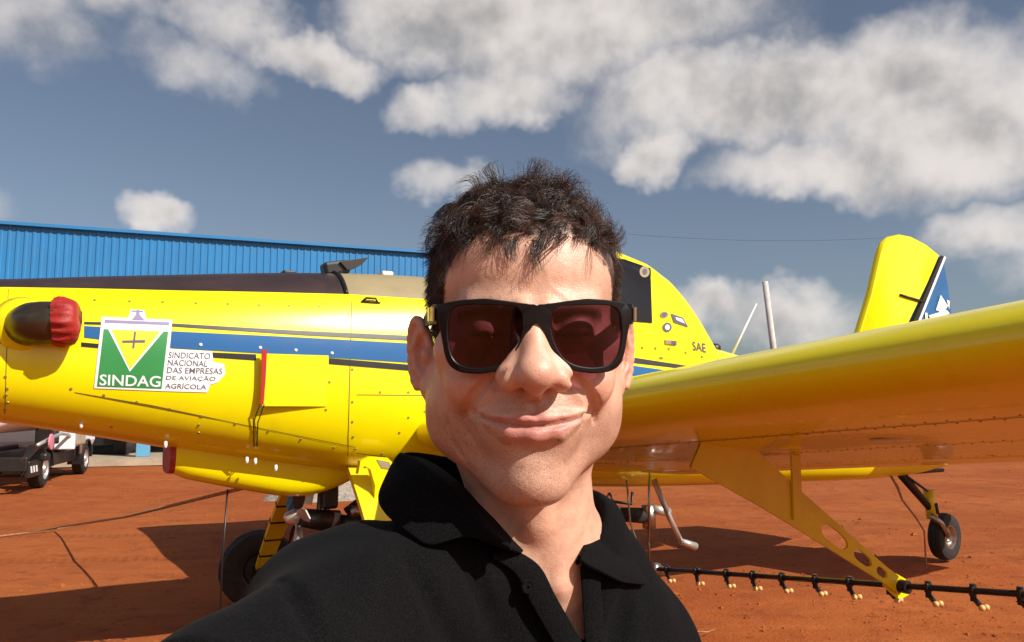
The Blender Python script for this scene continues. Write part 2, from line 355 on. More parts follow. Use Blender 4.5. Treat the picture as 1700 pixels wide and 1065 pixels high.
# ------------------------------------------------------------------ tank truck
def truck():
    w1 = ground_at(62, 809); w2 = ground_at(132, 786)
    d = w2 - w1; wb = float(np.linalg.norm(d)); rz = math.atan2(d[1], d[0])
    e = empty('tank_truck', (w1[0], w1[1], 0), rz)         # local x towards the cab (away), local y to the left of travel; right wheels at y = 0
    tag(e, 'tank truck with white tank, dark chassis and chevron rear bumper', 'truck')
    def wheel(x, y):
        t = MB().lathe([(.2, -.12), (.32, -.12), (.355, -.09), (.36, 0), (.355, .09), (.32, .12), (.2, .12)], (x, y, .36), (0, 1, 0), 28).build('wheel', 'rubber', e, auto=30)
        MB().lathe([(.01, -.10), (.08, -.13), (.1, -.08), (.17, -.07), (.205, -.125), (.205, 0)], (x, y, .36), (0, 1, 0), 24).build('rim', 'alu', t, auto=30)
    for x in (0, wb):
        for y in (0.0, 1.75): wheel(x, y)
    MB().box((wb / 2 - .2, .5, .62), (wb + 1.6, .14, .2)).box((wb / 2 - .2, 1.25, .62), (wb + 1.6, .14, .2)).build('chassis_rail', 'black', e)
    MB().box((wb * .5, .02, .48), (wb - 1.1, .06, .26), bev=.02).build('side_guard', 'dark_metal', e)
    # fenders
    for x in (0, wb):
        a = [(x + .46 * math.cos(q), -.16, .36 + .46 * math.sin(q)) for q in np.linspace(0.05, math.pi + .25, 14)]
        b = [(x + .42 * math.cos(q), -.16, .36 + .42 * math.sin(q)) for q in np.linspace(0.05, math.pi + .25, 14)][::-1]
        MB().prism(a + b, (0, .34, 0)).build('fender', 'dark_metal', e, auto=40)
    # tank with elliptic section
    sec = [(math.cos(q) * .98, math.sin(q) * .62) for q in np.linspace(0, 2 * math.pi, 41)[:-1]]
    v = []; rows = [(-1.55, .15), (-1.54, .80), (-1.48, .93), (-1.38, 1), (wb - 1.25, 1), (wb - 1.15, .93), (wb - 1.1, .8), (wb - 1.09, .15)]
    for x, s_ in rows: v += [(x, .88 + a * s_, 1.66 + b * s_) for a, b in sec]
    n = len(sec); f = [(i * n + k, i * n + (k + 1) % n, (i + 1) * n + (k + 1) % n, (i + 1) * n + k) for i in range(len(rows) - 1) for k in range(n)]
    tk = build('tank', v, f, 'white', e, smooth=True)
    MB().box((-.9, -.05, 1.52), (1.1, .02, .05)).build('red_band', 'red', tk)
    MB().box((wb * .55, -.06, .98), (1.05, .5, .5), bev=.04).build('tool_box', 'concrete', e)
    MB().box((wb * .55 - .62, -.08, .98), (.12, .5, .62), bev=.02).build('white_post', 'white', e)
    MB().tube([(-1.2, -.25, .86), (-.2, -.22, .95), (.6, -.22, 1.02), (1.2, -.24, .98), (wb * .55 - .6, -.24, .92)], .035).build('suction_pipe', 'alu', e, smooth=True)
    MB().tube([(wb - .55, -.1, .5), (wb - .55, -.1, 1.5)], .04).build('exhaust_pipe', 'alu', e, smooth=True)
    MB().lathe([(.01, 0), (.10, 0), (.15, .02), (.15, .05), (.01, .06)], (-.62, -.3, .90), (0, -1, 0), 16).build('hose_reel', material('faded pink plastic', (.62, .22, .28), .5), e)
    MB().box((-.6, -.24, .62), (.3, .14, .14), bev=.04).build('tail_lamp', 'dark_metal', e)
    # rear bumper with chevrons
    bp = MB().box((-1.25, .85, .52), (.1, 1.95, .26), bev=.02).build('rear_bumper', 'dark_metal', e)
    side = MB().box((-.85, -.12, .42), (.8, .08, .30), bev=.02).build('side_plate', 'dark_metal', e)
    for k in range(3):
        x = -1.16 + k * .17
        MB().prism([(x, -.163, .36), (x + .1, -.163, .36), (x + .04, -.163, .48), (x - .06, -.163, .48)], (0, -.004, 0)).build('chevron', 'white', side)
    # cab
    MB().box((wb + .25, .88, 1.35), (1.6, 2.0, 1.5), bev=.18).build('cab', 'white', e)
    MB().box((wb + .3, -.135, 1.65), (.8, .02, .55), bev=.005).build('side_window', 'glass', e)
    MB().box((wb + .25, .88, .5), (1.5, 1.9, .3), bev=.05).build('cab_step', 'black', e)
    for k in range(5):
        MB().box((.75 + .33 * k, .1, .95 + .1 * (k % 2)), (.14, .35, .35 + .15 * (k % 3)), bev=.03).build('pump_fitting', ['dark_metal', 'rubber', 'anti_glare'][k % 3], e)
truck()

# ------------------------------------------------------------------ pole, line, gravel heap
def pole(px, py_top, dist, name, label, lean=0.0, r=.13):
    top = CP + ray(px, py_top) * dist
    o = MB().tube([(-lean * top[2] * -1, 0, 0), (0, 0, top[2])], [r * 1.25, r], 14).build(name, 'wood', smooth=True)
    o.location = (top[0], top[1], 0)
    return tag(o, label, 'pole', 'pale utility poles behind the airplane'), top
pole(1270, 467, 33, 'utility_pole', 'pale leaning pole rising behind the airplane tail cone', lean=.09, r=.115)
pa, ta = pole(985, 386, 60, 'line_pole', 'tall pale line pole behind the cockpit', r=.14)
pb, tb = pole(1500, 396, 60, 'line_pole', 'tall pale line pole behind the tail fin', r=.14)
pts = [Vector(ta) + (Vector(tb) - Vector(ta)) * t - Vector((0, 0, .5 * 4 * t * (1 - t) - .15)) for t in np.linspace(0, 1, 14)]
tag(MB().tube(pts, .008, 5).build('power_line', 'black'), 'thin dark power line strung in the sky beside the fin', 'cable')

def gravel():
    c = ground_at(508, 832); v = []; f = []; n = 40; m = 14
    for i in range(m):
        for k in range(n):
            q = 2 * math.pi * k / n; r = 1.0 * i / (m - 1); h = .75 * (1 - r) ** 1.15
            r2 = r * (1 + .08 * math.sin(3 * q + 1) + .05 * math.sin(7 * q))
            v.append((r2 * math.cos(q) + random.uniform(-.01, .01), r2 * math.sin(q) + random.uniform(-.01, .01), h + (random.uniform(-.02, .02) if 0 < i < m - 1 else -0.02 if i else 0)))
    f = [(i * n + k, (i + 1) * n + k, (i + 1) * n + (k + 1) % n, i * n + (k + 1) % n) for i in range(m - 1) for k in range(n)]
    o = build('gravel_heap', v, f, material('grey gravel', (.33, .28, .22), .9, var=.5, vscale=25, bump=.8, bscale=60)); o.location = (c[0], c[1] + .9, 0)
    tag(o, 'small heap of grey gravel beyond the landing gear', 'gravel heap')
gravel()
# ------------------------------------------------------------------ airplane
TH = R(29); AX = np.array([math.cos(TH), math.sin(TH), 0]); LX = np.array([math.sin(TH), -math.cos(TH), 0]); TT = np.array([4.16, 8.17, 0])
plane = empty('crop_duster', tuple(TT), TH)
tag(plane, 'yellow low-wing crop dusting airplane with blue stripe, parked on the red earth', 'airplane')
# stations: u runs forward along the fuselage, v to the side that faces the camera, z up from the ground
def L3(u, v, z): return (-u, -v, z)
def onv(px, py, v):
    r = ray(px, py); t = (v - np.dot(CP - TT, LX)) / np.dot(r, LX); P = CP + r * t; return -np.dot(P - TT, AX), v, P[2]
def onu(px, py, u):
    r = ray(px, py); t = (-u - np.dot(CP - TT, AX)) / np.dot(r, AX); P = CP + r * t; return u, np.dot(P - TT, LX), P[2]
ST = np.array([  # u, z bottom, z crown, half width
 [9.75, 1.70, 1.98, .14], [9.4, 1.64, 2.05, .24], [8.8, 1.57, 2.12, .34], [8.3, 1.50, 2.165, .40], [7.9, 1.435, 2.20, .45], [7.4, 1.345, 2.26, .485],
 [7.0, 1.265, 2.30, .505], [6.6, 1.195, 2.345, .512], [6.1, 1.12, 2.385, .515], [5.6, 1.06, 2.41, .52], [5.0, 1.0, 2.40, .525], [4.4, .95, 2.28, .53],
 [4.0, .92, 2.18, .51], [3.5, .905, 2.12, .475], [3.0, .89, 2.04, .43], [2.0, .87, 1.86, .33], [1.0, .85, 1.66, .24], [0.2, .87, 1.50, .16], [-.45, .96, 1.38, .07]])[::-1]
NT_, NB_ = 2.35, 2.7
_uu = np.linspace(-.45, 9.75, 800)
def _smooth(c):
    y = np.interp(_uu, ST[:, 0], ST[:, c]); k = np.ones(45) / 45; yp = np.concatenate([np.full(22, y[0]), y, np.full(22, y[-1])]); s = np.convolve(yp, k, 'valid')
    e = np.minimum(1, np.minimum(np.arange(800), 799 - np.arange(800)) / 40); return y * (1 - e) + s * e
_sb, _sc, _sw = _smooth(1), _smooth(2), _smooth(3)
def sect(u): return np.interp(u, _uu, _sb), np.interp(u, _uu, _sc), np.interp(u, _uu, _sw)
def halfw(u, z):
    zb, zc, w_ = sect(u); zm = zb + .45 * (zc - zb)
    s, n = ((z - zm) / (zc - zm), NT_) if z > zm else ((zm - z) / (zm - zb), NB_)
    return w_ * max(0.0, 1 - min(1, max(0, s)) ** n) ** (1 / n)
def hit(px, py):
    v = .45
    for _ in range(60):
        u, _v, z = onv(px, py, v); v = v * .5 + halfw(u, z) * .5
    return u, v, z
def skin_pt(u, z, off):
    e = 1e-3; v = halfw(u, z)
    dz = (halfw(u, z + e) - halfw(u, z - e)) / (2 * e); du = (halfw(u + e, z) - halfw(u - e, z)) / (2 * e)
    n = Vector((-du, 1, -dz)).normalized() * off
    return L3(u + n[0], v + n[1], z + n[2])
def decal(name, polys, mat, parent, off=.003, sub=.02):
    """polygons given as (u, z) outlines laid on the port side of the skin, with a little thickness"""
    bm = bmesh.new()
    for poly in polys:
        vs_ = [bm.verts.new((p[0], p[1], 0)) for p in poly]
        try: bm.faces.new(vs_)
        except ValueError: pass
    bmesh.ops.triangulate(bm, faces=bm.faces[:])
    for _ in range(7):
        le = [e for e in bm.edges if e.calc_length() > sub]
        if not le: break
        bmesh.ops.subdivide_edges(bm, edges=le, cuts=1); bmesh.ops.triangulate(bm, faces=bm.faces[:])
    me = bpy.data.meshes.new(name)
    for vv in bm.verts: vv.co = skin_pt(vv.co.x, vv.co.y, off)
    bmesh.ops.recalc_face_normals(bm, faces=bm.faces[:])
    bm.to_mesh(me); bm.free(); me.materials.append(M[mat]); me.polygons.foreach_set('use_smooth', [True] * len(me.polygons))
    o = bpy.data.objects.new(name, me); COL.objects.link(o); o.parent = parent
    return o
def pxpoly(pts, n=6):
    """photo outline -> (u, z) outline on the skin, edges refined"""
    out = []
    for i, p in enumerate(pts):
        q = pts[(i + 1) % len(pts)]
        for k in range(n):
            t = k / n; u, v, z = hit(p[0] + (q[0] - p[0]) * t, p[1] + (q[1] - p[1]) * t); out.append((u, z))
    return out

# --- fuselage skin
edge_pts = [hit(*p) for p in [(0, 476), (128, 478), (300, 482), (420, 484), (580, 488), (688, 495)]]
_eu = np.array([p[0] for p in edge_pts])[::-1]; _ez = np.array([p[2] for p in edge_pts])[::-1]
def zedge(u):
    zb, zc, w_ = sect(u)
    if u > _eu[-1]: return zc - (np.interp(_eu[-1], _uu, _sc) - _ez[-1]) * max(.2, w_ / .435)
    if u < _eu[0]: return zc - (np.interp(_eu[0], _uu, _sc) - _ez[0])
    return float(np.interp(u, _eu, _ez))
def loft(name, us, lo, hi, mat, rows=26, close=None):
    v = []; f = []
    for u in us:
        a, b = lo(u), hi(u); ring = []
        for k in range(rows + 1):
            t = k / rows
            z = a + (b - a) * (.5 - .5 * math.cos(math.pi * t)); ring.append((halfw(u, z), z))
        for vv, z in ring: v.append(L3(u, vv, z))
        for vv, z in ring: v.append(L3(u, -vv, z))
    n = rows + 1
    for i in range(len(us) - 1):
        for s in (0, 1):
            for k in range(rows):
                p = (i * 2 + s) * n + k; q = p + 2 * n; fc = (p, q, q + 1, p + 1); f.append(fc if s else fc[::-1])
    return build(name, v, f, mat, plane, smooth=True)
USA = np.linspace(9.75, 5.2, 92); USB = np.linspace(5.2, -.45, 110)
fus = loft('fuselage', list(USA), lambda u: sect(u)[0], zedge, 'yellow', 40)
loft('rear_fuselage', list(USB), lambda u: sect(u)[0], lambda u: sect(u)[1], 'yellow', 44)
ub = hit(575, 487)[0]
loft('cowl_top', list(np.linspace(9.75, ub, 70)), zedge, lambda u: sect(u)[1], 'anti_glare', 16)
loft('hopper_top', list(np.linspace(ub, 5.2, 24)), zedge, lambda u: sect(u)[1], 'olive', 16)
# black rim between the two top panels
rim = []
for t in np.linspace(0, 1, 20):
    u = ub; z = zedge(u) + (sect(u)[1] - zedge(u)) * math.sin(t * math.pi / 2); rim.append(skin_pt(u, z, .006))
MB().tube(rim, .014, 6).build('rim_strip', 'black', plane, smooth=True)
# spinner and propeller (forward of the picture)
MB().lathe([(.15, 0), (.17, .05), (.15, .2), (.1, .36), (.04, .46), (.001, .48)], L3(9.75, 0, 1.84), (-1, 0, 0.12), 24).build('spinner', 'black', plane, smooth=True)
for k in range(3):
    q = k * 2.094 + .5; c, s = math.cos(q), math.sin(q); b = []
    for r_, wd in ((.1, .06), (.4, .09), (.9, .085), (1.2, .05)): b.append(((-9.92 - .02), (c * r_ - s * wd), 1.84 + (s * r_ + c * wd)))
    for r_, wd in ((1.2, .05), (.9, .085), (.4, .09), (.1, .06)): b.append(((-9.92 - .02), (c * r_ + s * wd), 1.84 + (s * r_ - c * wd)))
    MB().prism(b, (.035, 0, 0)).build('propeller_blade', 'black', plane)

# --- stripes
def band(name, top, bot, mat, off=.003):
    decal(name, [pxpoly(top + bot[::-1], 14)], mat, plane, off, .03)
band('upper_black_stripe', [(140, 534), (290, 537), (500, 549), (678, 557)], [(140, 538), (290, 542), (500, 556), (678, 565)], 'black')
band('blue_stripe', [(140, 541), (290, 550), (500, 560), (682, 570)], [(140, 560), (290, 578), (500, 590), (682, 602)], 'blue')
band('lower_black_stripe', [(135, 568), (290, 582), (425, 588)], [(135, 575), (290, 589), (425, 598)], 'black')
band('lower_black_stripe', [(546, 594), (690, 606)], [(546, 604), (690, 616)], 'black')
# the same stripes further aft, between cockpit and wing
def aft(pts): return [(hit(*p)[0], hit(*p)[2]) for p in pts]
decal('lower_black_stripe', [aft([(1030, 590), (1140, 607), (1140, 613), (1030, 600)])], 'black', plane, .003, .03)
decal('blue_stripe', [aft([(1030, 604), (1110, 615), (1085, 640), (1030, 640)])], 'blue', plane, .003, .03)

# --- exhaust stack and its cover
eu, ev, ez = onv(56, 537, .50)
def exhaust():
    pts = [(eu + .045, .30, ez - .01), (eu + .04, .42, ez - .005), (eu + .0, .51, ez), (eu - .05, .555, ez + .003), (eu - .10, .57, ez + .006), (eu - .15, .58, ez + .008)]
    v = MB(); v.tube([L3(*p) for p in pts], [.095, .104, .108, .106, .104, .100], 28); v.build('exhaust_stack', 'soot', plane, smooth=True)
    # fairing lip where the stack leaves the cowling
    MB().tube([L3(eu + .045, .40, ez - .005), L3(eu + .035, .465, ez - .004)], [.150, .124], 28).build('exhaust_lip', 'yellow', plane, smooth=True)
    ax = Vector(L3(-1, .06, .01)).normalized()
    c = Vector(L3(*pts[-1])) - ax * .06
    prof = []
    n = 72; ax_e = ax.cross(Vector((0, 0, 1))).normalized(); ax_g = ax.cross(ax_e)
    rows = [(-.010, .104, .009), (.010, .112, .010), (.034, .117, .008), (.052, .119, .004), (.075, .115, .002), (.094, .106, 0), (.105, .085, 0), (.112, .043, 0), (.110, .002, 0)]
    vv = []
    for h, r_, pl in rows:
        for k in range(n):
            q = 2 * math.pi * k / n; rr = r_ + pl * (math.sin(q * 15) + .5 * math.sin(q * 7 + 1)) + (.004 * math.sin(3 * q + h * 40))
            vv.append(tuple(c + ax * (h + .006 * math.sin(2 * q)) + (ax_e * math.cos(q) + ax_g * math.sin(q)) * rr))
    f = [(i * n + k, i * n + (k + 1) % n, (i + 1) * n + (k + 1) % n, (i + 1) * n + k) for i in range(len(rows) - 1) for k in range(n)]
    o = build('exhaust_cover', vv, f, 'red_fabric', smooth=True); o.matrix_world = Matrix.Translation(Vector(TT)) @ Matrix.Rotation(TH, 4, 'Z')
    tag(o, 'red gathered fabric cover pulled over the exhaust stack', 'cover')
    MB().tube([c + ax * .113 + ax_e * .05 + ax_g * .05, c + ax * .117, c + ax * .113 - ax_e * .045 - ax_g * .06], .004, 6).build('seam', 'dark_metal', o)
exhaust()

# --- sticker with the association emblem
def quad_map(q):
    """unit square (0..1, 0..1 upwards) -> (u, z) on the skin through the photo quad tl, tr, br, bl"""
    tl, tr, br, bl = q
    def fn(s, t):
        x = (tl[0] * (1 - s) + tr[0] * s) * t + (bl[0] * (1 - s) + br[0] * s) * (1 - t)
        y = (tl[1] * (1 - s) + tr[1] * s) * t + (bl[1] * (1 - s) + br[1] * s) * (1 - t)
        h = hit(x, y); return h[0], h[2]
    return fn
def text_polys(txt, bold=0.0):
    cu = bpy.data.curves.new('t', 'FONT'); cu.body = txt; cu.offset = bold; cu.resolution_u = 3
    ob = bpy.data.objects.new('t', cu); COL.objects.link(ob)
    dg = bpy.context.evaluated_depsgraph_get(); me = bpy.data.meshes.new_from_object(ob.evaluated_get(dg))
    bpy.data.objects.remove(ob)
    vs_ = [(v.co.x, v.co.y) for v in me.vertices]; fs = [tuple(p.vertices) for p in me.polygons]
    return vs_, fs
def text_on(name, txt, quad, mat, parent, off=.0055, bold=0.0):
    vs_, fs = text_polys(txt, bold)
    x0 = min(v[0] for v in vs_); x1 = max(v[0] for v in vs_); y0 = min(v[1] for v in vs_); y1 = max(v[1] for v in vs_)
    fn = quad_map(quad); vv = []
    for x, y in vs_:
        u, z = fn((x - x0) / (x1 - x0), (y - y0) / (y1 - y0)); vv.append(skin_pt(u, z, off))
    return build(name, vv, fs, mat, parent)
stk = decal('emblem_sticker', [pxpoly([(169, 526), (286, 531), (275.5, 649), (156, 644)], 6), pxpoly([(217, 514), (239, 515), (243, 529.0), (213, 527.7)], 2), pxpoly([(281.8, 579), (352, 583), (354, 600), (349, 638), (344, 651), (275.6, 649)], 4), pxpoly([(354, 600.5), (372, 604), (374, 620), (362, 634), (349.5, 638)], 2)], 'white', plane, .004)
tl, tr, br, bl = (174, 531), (281, 535), (268, 645), (161, 641)
def sq(pts):
    fn = quad_map((tl, tr, br, bl)); return [fn(*p) for p in pts]
def refine(pts, n=8):
    return [(p[0] + (q[0] - p[0]) * k / n, p[1] + (q[1] - p[1]) * k / n) for p, q in zip(pts, pts[1:] + pts[:1]) for k in range(n)]
decal('green_field', [sq(refine([(0, 0), (1, 0), (1, .86), (.93, .86), (.48, .24), (.07, .86), (0, .86)], 3))], 'green', stk, .0055)
decal('yellow_triangle', [sq(refine([(.12, .86), (.88, .86), (.48, .28)], 5))], 'vyellow', stk, .0055)
decal('top_bar', [sq(refine([(0, .955), (1, .955), (1, 1), (0, 1)], 4))], 'violet', stk, .0055)
decal('airplane_mark', [sq(refine([(.31, .665), (.66, .68), (.66, .72), (.31, .70)], 2)), sq(refine([(.475, .59), (.505, .59), (.505, .84), (.475, .84)], 2))], 'ink', stk, .0065)
decal('airplane_silhouette', [pxpoly([(219, 531), (226, 522), (227, 515), (231, 515), (232, 523), (240, 532)], 2), pxpoly([(218, 515.5), (238, 516.5), (238, 518.5), (218, 517.5)], 2)], 'violet', stk, .0065)
text_on('lettering', 'SINDAG', ((166, 621), (267, 624), (266, 642), (165, 639)), 'white', stk, .007, .012)
for k, line in enumerate(['SINDICATO', 'NACIONAL', 'DAS EMPRESAS', 'DE AVIAÇÃO', 'AGRÍCOLA']):
    y = 584 + k * 12.5; x0 = 280.5 - k * 1.4; wd = [69, 66, 92, 82, 68][k]
    text_on('lettering', line, ((x0, y), (x0 + wd, y + 2.2), (x0 + wd - 1, y + 12), (x0 - 1, y + 10)), 'ink', stk, .006, .004)

# --- panel seams, fasteners
def seam(pts, wd=1.1, name='panel_seam', mat='seam', n=10):
    top = [(x, y - wd / 2) for x, y in pts]; bot = [(x, y + wd / 2) for x, y in pts][::-1]
    decal(name, [pxpoly(top + bot, n)], mat, plane, .002, .05)
seam([(124, 651), (250, 672), (420, 708), (590, 742)])
seam([(592, 655), (705, 656)]); seam([(592, 752), (640, 758)])
def vseam(x0, y0, x1, y1): decal('panel_seam', [pxpoly([(x0 - .6, y0), (x0 + .6, y0), (x1 + .6, y1), (x1 - .6, y1)], 8)], 'seam', plane, .002, .05)
vseam(584, 500, 577, 756)
vseam(14, 480, 8, 698)
dots = [(38, 495), (157, 498), (215, 500), (270, 501), (325, 503), (378, 504), (430, 506), (480, 507), (530, 508), (580, 512), (579, 522), (626, 538), (22, 517)]
dots += [(118 + 54.5 * k, 645 + 10.6 * k + .2 * k * k) for k in range(9)]
dots += [(9, 625), (12, 645), (10, 655), (13, 668), (8, 680), (185, 708), (333, 690), (330, 705), (330, 718)]
dots += [(585, 613), (547, 634), (585, 667), (541, 680), (586, 725), (631, 651), (678, 651), (678, 693), (663, 718), (705, 683), (634, 753), (590, 745), (585, 700), (30, 527), (14, 540), (18, 548)]
fm = MB()
for x, y in dots:
    u, v, z = hit(x, y); p0 = Vector(skin_pt(u, z, -.002)); p1 = Vector(skin_pt(u, z, .0035)); fm.tube([p0, p1], [.0085, .0065], 8)
tag(fm.build('fastener', 'rivet', plane, smooth=False), kind='stuff')
for x, y in [(333, 572), (432, 577), (491, 581), (551, 586)]:
    u, v, z = hit(x, y); MB().tube([skin_pt(u, z, 0), skin_pt(u, z, .008)], [.011, .008], 10).build('latch_button', 'white', plane, smooth=True)
# handle on the upper panel
u, v, z = hit(615, 501)
MB().tube([skin_pt(u + .055, z - .004, .003), skin_pt(u + .03, z + .012, .02), skin_pt(u - .03, z + .012, .02), skin_pt(u - .045, z - .004, .003)], .007, 8).tube([skin_pt(u + .06, z - .006, .008), skin_pt(u - .06, z - .006, .008)], .005, 6).build('grab_handle', 'dark_metal', plane, smooth=True)
u, v, z = hit(2, 561); MB().lathe([(.001, .012), (.018, .012), (.026, .006), (.03, 0)], skin_pt(u, z, .001), L3(0, 1, 0), 16).build('oil_port', 'steel', plane, smooth=True)

# --- hinged access door standing slightly open, with warning streamer
def access_door():
    q = [(433, 588), (545, 590), (541, 674), (428, 671)]
    c = [hit(*p) for p in q]
    out = [.045, .006, .006, .05]; v = []
    for (u, vv, z), o_ in zip(c, out): v.append(skin_pt(u, z, o_))
    for (u, vv, z), o_ in zip(c, out): v.append(skin_pt(u, z, o_ - .006))
    d = build('access_door', v, [(0, 1, 2, 3), (7, 6, 5, 4), (0, 4, 5, 1), (1, 5, 6, 2), (2, 6, 7, 3), (3, 7, 4, 0)], 'yellow', plane)
    st = MB()
    a = Vector(v[0]) + Vector((.006, -.004, 0)); b = Vector(v[3]) + Vector((.012, -.006, .008))
    m = a.lerp(b, .5)
    ax = (b - a).normalized(); sd = Vector((1, 0, 0))
    st.prism([a - sd * .013 + ax * -.02, a + sd * .016 + ax * -.02, m + sd * .014, b + sd * .008, b - sd * .009, m - sd * .010], (0, -.008, 0))
    o = st.build('warning_streamer', 'red', smooth=False); o.matrix_world = Matrix.Translation(Vector(TT)) @ Matrix.Rotation(TH, 4, 'Z')
    tag(o, 'red warning streamer with dark cords hanging on the cowling access door', 'streamer')
    for dx in (-.012, .012):
        pts = [b + Vector((dx, -.004, 0))]
        for (x, y) in [(424 + dx * 300, 700), (424 + dx * 200, 735), (427 + dx * 160, 768)]:
            u, vv, z = hit(x, y); pts.append(Vector(skin_pt(u, z, .012)))
        MB().tube(pts, .0035, 5).build('cord', 'dark_metal', o, smooth=True)
access_door()

# --- things on the crown
def on_top(px, py, v): return onv(px, py, v)
u, v, z = onv(556, 452, .05)
MB().box(L3(u, v, z + .025), (.17, .12, .09), Matrix.Rotation(R(-12), 3, 'Y'), bev=.02).build('vent_block', 'black', plane)
MB().prism([L3(u - .01, v + .08, z + .06), L3(u - .20, v + .08, z + .105), L3(u - .15, v + .08, z + .05), L3(u - .06, v + .08, z + .01)], (0, .16, 0)).build('vent_flap', 'dark_metal', plane)
for px, py in ((478, 455), (640, 456)):
    a = onv(px, py, .02); MB().box(L3(a[0], a[1], a[2] + .005), (.08, .1, .03), bev=.01).build('hopper_clip', 'white' if px > 600 else 'black', plane)

# --- canopy with rear fairing
CN = np.array([[5.25, 2.36], [5.0, 2.44], [4.75, 2.62], [4.5, 2.72], [4.2, 2.75], [3.93, 2.745], [3.64, 2.675], [3.45, 2.57], [3.34, 2.475], [3.22, 2.33], [3.13, 2.18], [3.05, 2.04]])[::-1]
def canopy():
    us = np.linspace(5.25, 3.05, 56); v = []; f = []; rows = 18
    for u in us:
        zc = np.interp(u, CN[:, 0], CN[:, 1]); zl = sect(u)[1] - .30
        wl = halfw(u, zl); 
        for k in range(2 * rows + 1):
            q = math.pi * k / (2 * rows); cx = math.cos(q); sx = math.sin(q)
            v.append(L3(u, wl * .985 * math.copysign(abs(cx) ** .75, cx), zl + (zc - zl) * sx ** .72))
    n = 2 * rows + 1
    f = [(i * n + k, i * n + k + 1, (i + 1) * n + k + 1, (i + 1) * n + k) for i in range(len(us) - 1) for k in range(n - 1)]
    c = build('canopy_fairing', v, f, 'yellow', plane, smooth=True)
    def pt(u, z, off):
        zc = np.interp(u, CN[:, 0], CN[:, 1]); zl = sect(u)[1] - .30; wl = halfw(u, zl) * .985
        s = min(1, max(0, (z - zl) / (zc - zl))) ** (1 / .72); return L3(u, wl * math.sqrt(max(0, 1 - s * s)) ** .75 + off, z)
    def on_can(px, py):
        vv = .4
        for _ in range(40):
            u, _, z = onv(px, py, vv); vv = .6 * vv + .4 * -pt(u, z, 0)[1]
        return u, z
    def patch(name, pts, mat, off, n=6, parent=c, th=.004):
        bm = bmesh.new(); vs_ = []
        for p, q in zip(pts, pts[1:] + pts[:1]):
            for k in range(n): vs_.append(bm.verts.new((*on_can(p[0] + (q[0] - p[0]) * k / n, p[1] + (q[1] - p[1]) * k / n), 0)))
        bm.faces.new(vs_); bmesh.ops.triangulate(bm, faces=bm.faces[:])
        for _ in range(5):
            le = [e for e in bm.edges if e.calc_length() > .05]
            if not le: break
            bmesh.ops.subdivide_edges(bm, edges=le, cuts=1); bmesh.ops.triangulate(bm, faces=bm.faces[:])
        for vv in bm.verts: vv.co = pt(vv.co.x, vv.co.y, off)
        me = bpy.data.meshes.new(name); bm.to_mesh(me); bm.free(); me.materials.append(M[mat]); me.polygons.foreach_set('use_smooth', [True] * len(me.polygons))
        o = bpy.data.objects.new(name, me); COL.objects.link(o); o.parent = parent; return o
    patch('side_window', [(925, 418), (1036, 430), (1079, 445), (1082, 536), (1010, 530), (930, 525)], 'glass', .006)
    def disc(cx, cy, rx, ry, mat, off, name):
        patch(name, [(cx + rx * math.cos(q), cy + ry * math.sin(q)) for q in np.linspace(0, 2 * math.pi, 13)[:-1]], mat, off, 1)
    disc(1069, 451, 8.5, 9.5, 'olive', .009, 'round_sticker'); disc(1069, 451, 4, 5, 'ink', .011, 'round_sticker')
    disc(1102, 522, 7, 5.5, 'olive', .006, 'round_sticker'); disc(1102, 522, 4.5, 3.5, 'ink', .008, 'round_sticker')
    disc(1107, 543, 7.5, 8, 'ink', .006, 'round_sticker'); disc(1107, 543, 4, 4.5, 'white', .008, 'round_sticker')
    patch('emblem_plate', [(1113, 520), (1133, 527), (1142, 543), (1118, 535)], 'ink', .006, 3)
    patch('emblem_plate', [(1120, 526), (1131, 529), (1136, 537), (1122, 531)], 'white', .009, 3)
    # registration letters, latches and fasteners on the lower fairing (whichever skin is outermost there)
    def outer(px, py, off):
        (u1, z1), (u2, v2, z2) = on_can(px, py), hit(px, py)
        zl = sect(u1)[1] - .30
        return Vector(pt(u1, z1, off)) if z1 > zl and -pt(u1, z1, 0)[1] > halfw(u1, z1) else Vector(skin_pt(u2, z2, off))
    vs_, fs = text_polys('SAE', .004); x0, x1 = min(q[0] for q in vs_), max(q[0] for q in vs_); y0, y1 = min(q[1] for q in vs_), max(q[1] for q in vs_)
    lv = []
    for x, y in vs_:
        s, t = (x - x0) / (x1 - x0), (y - y0) / (y1 - y0); lv.append(outer(1148.5 + 22 * s + 1.5 * (1 - t), 581 + 4 * s - 15 * t, .006))
    build('lettering', lv, fs, 'ink', c)
    for x, y, mat in [(1117, 569, 'ink'), (1108, 568, 'olive')]: MB().box(outer(x, y, .006), (.06, .01, .035), bev=.004).build('door_latch', mat, c)
    fm2 = MB()
    for x, y in [(1110, 579), (1138, 585), (1165, 592), (1088, 578), (1066, 577), (1096, 594), (1099, 594), (1192, 598)]: fm2.tube([outer(x, y, -.002), outer(x, y, .005)], [.012, .009], 8)
    tag(fm2.build('fastener', 'rivet', c), kind='stuff')
    # windshield glass ahead of the cockpit (hidden behind the man)
    patch('windshield', [(800, 452), (905, 420), (915, 520), (810, 505)], 'glass', .006)
canopy()
# spine: lamp, whip antenna
u, v, z = onv(1184, 558, .05); MB().lathe([(.06, -.02), (.06, .01), (.04, .03), (.001, .035)], L3(u, v, sect(u)[1] + .01), (0, 0, 1), 14).build('spine_lamp', 'dark_metal', plane, smooth=True)
a = onv(1213, 570, .0); b = onv(1256, 504, .0)
MB().tube([L3(a[0], 0, sect(a[0])[1] - .01), L3(b[0], 0, b[2])], [.013, .006], 8).build('whip_antenna', 'white', plane, smooth=True)

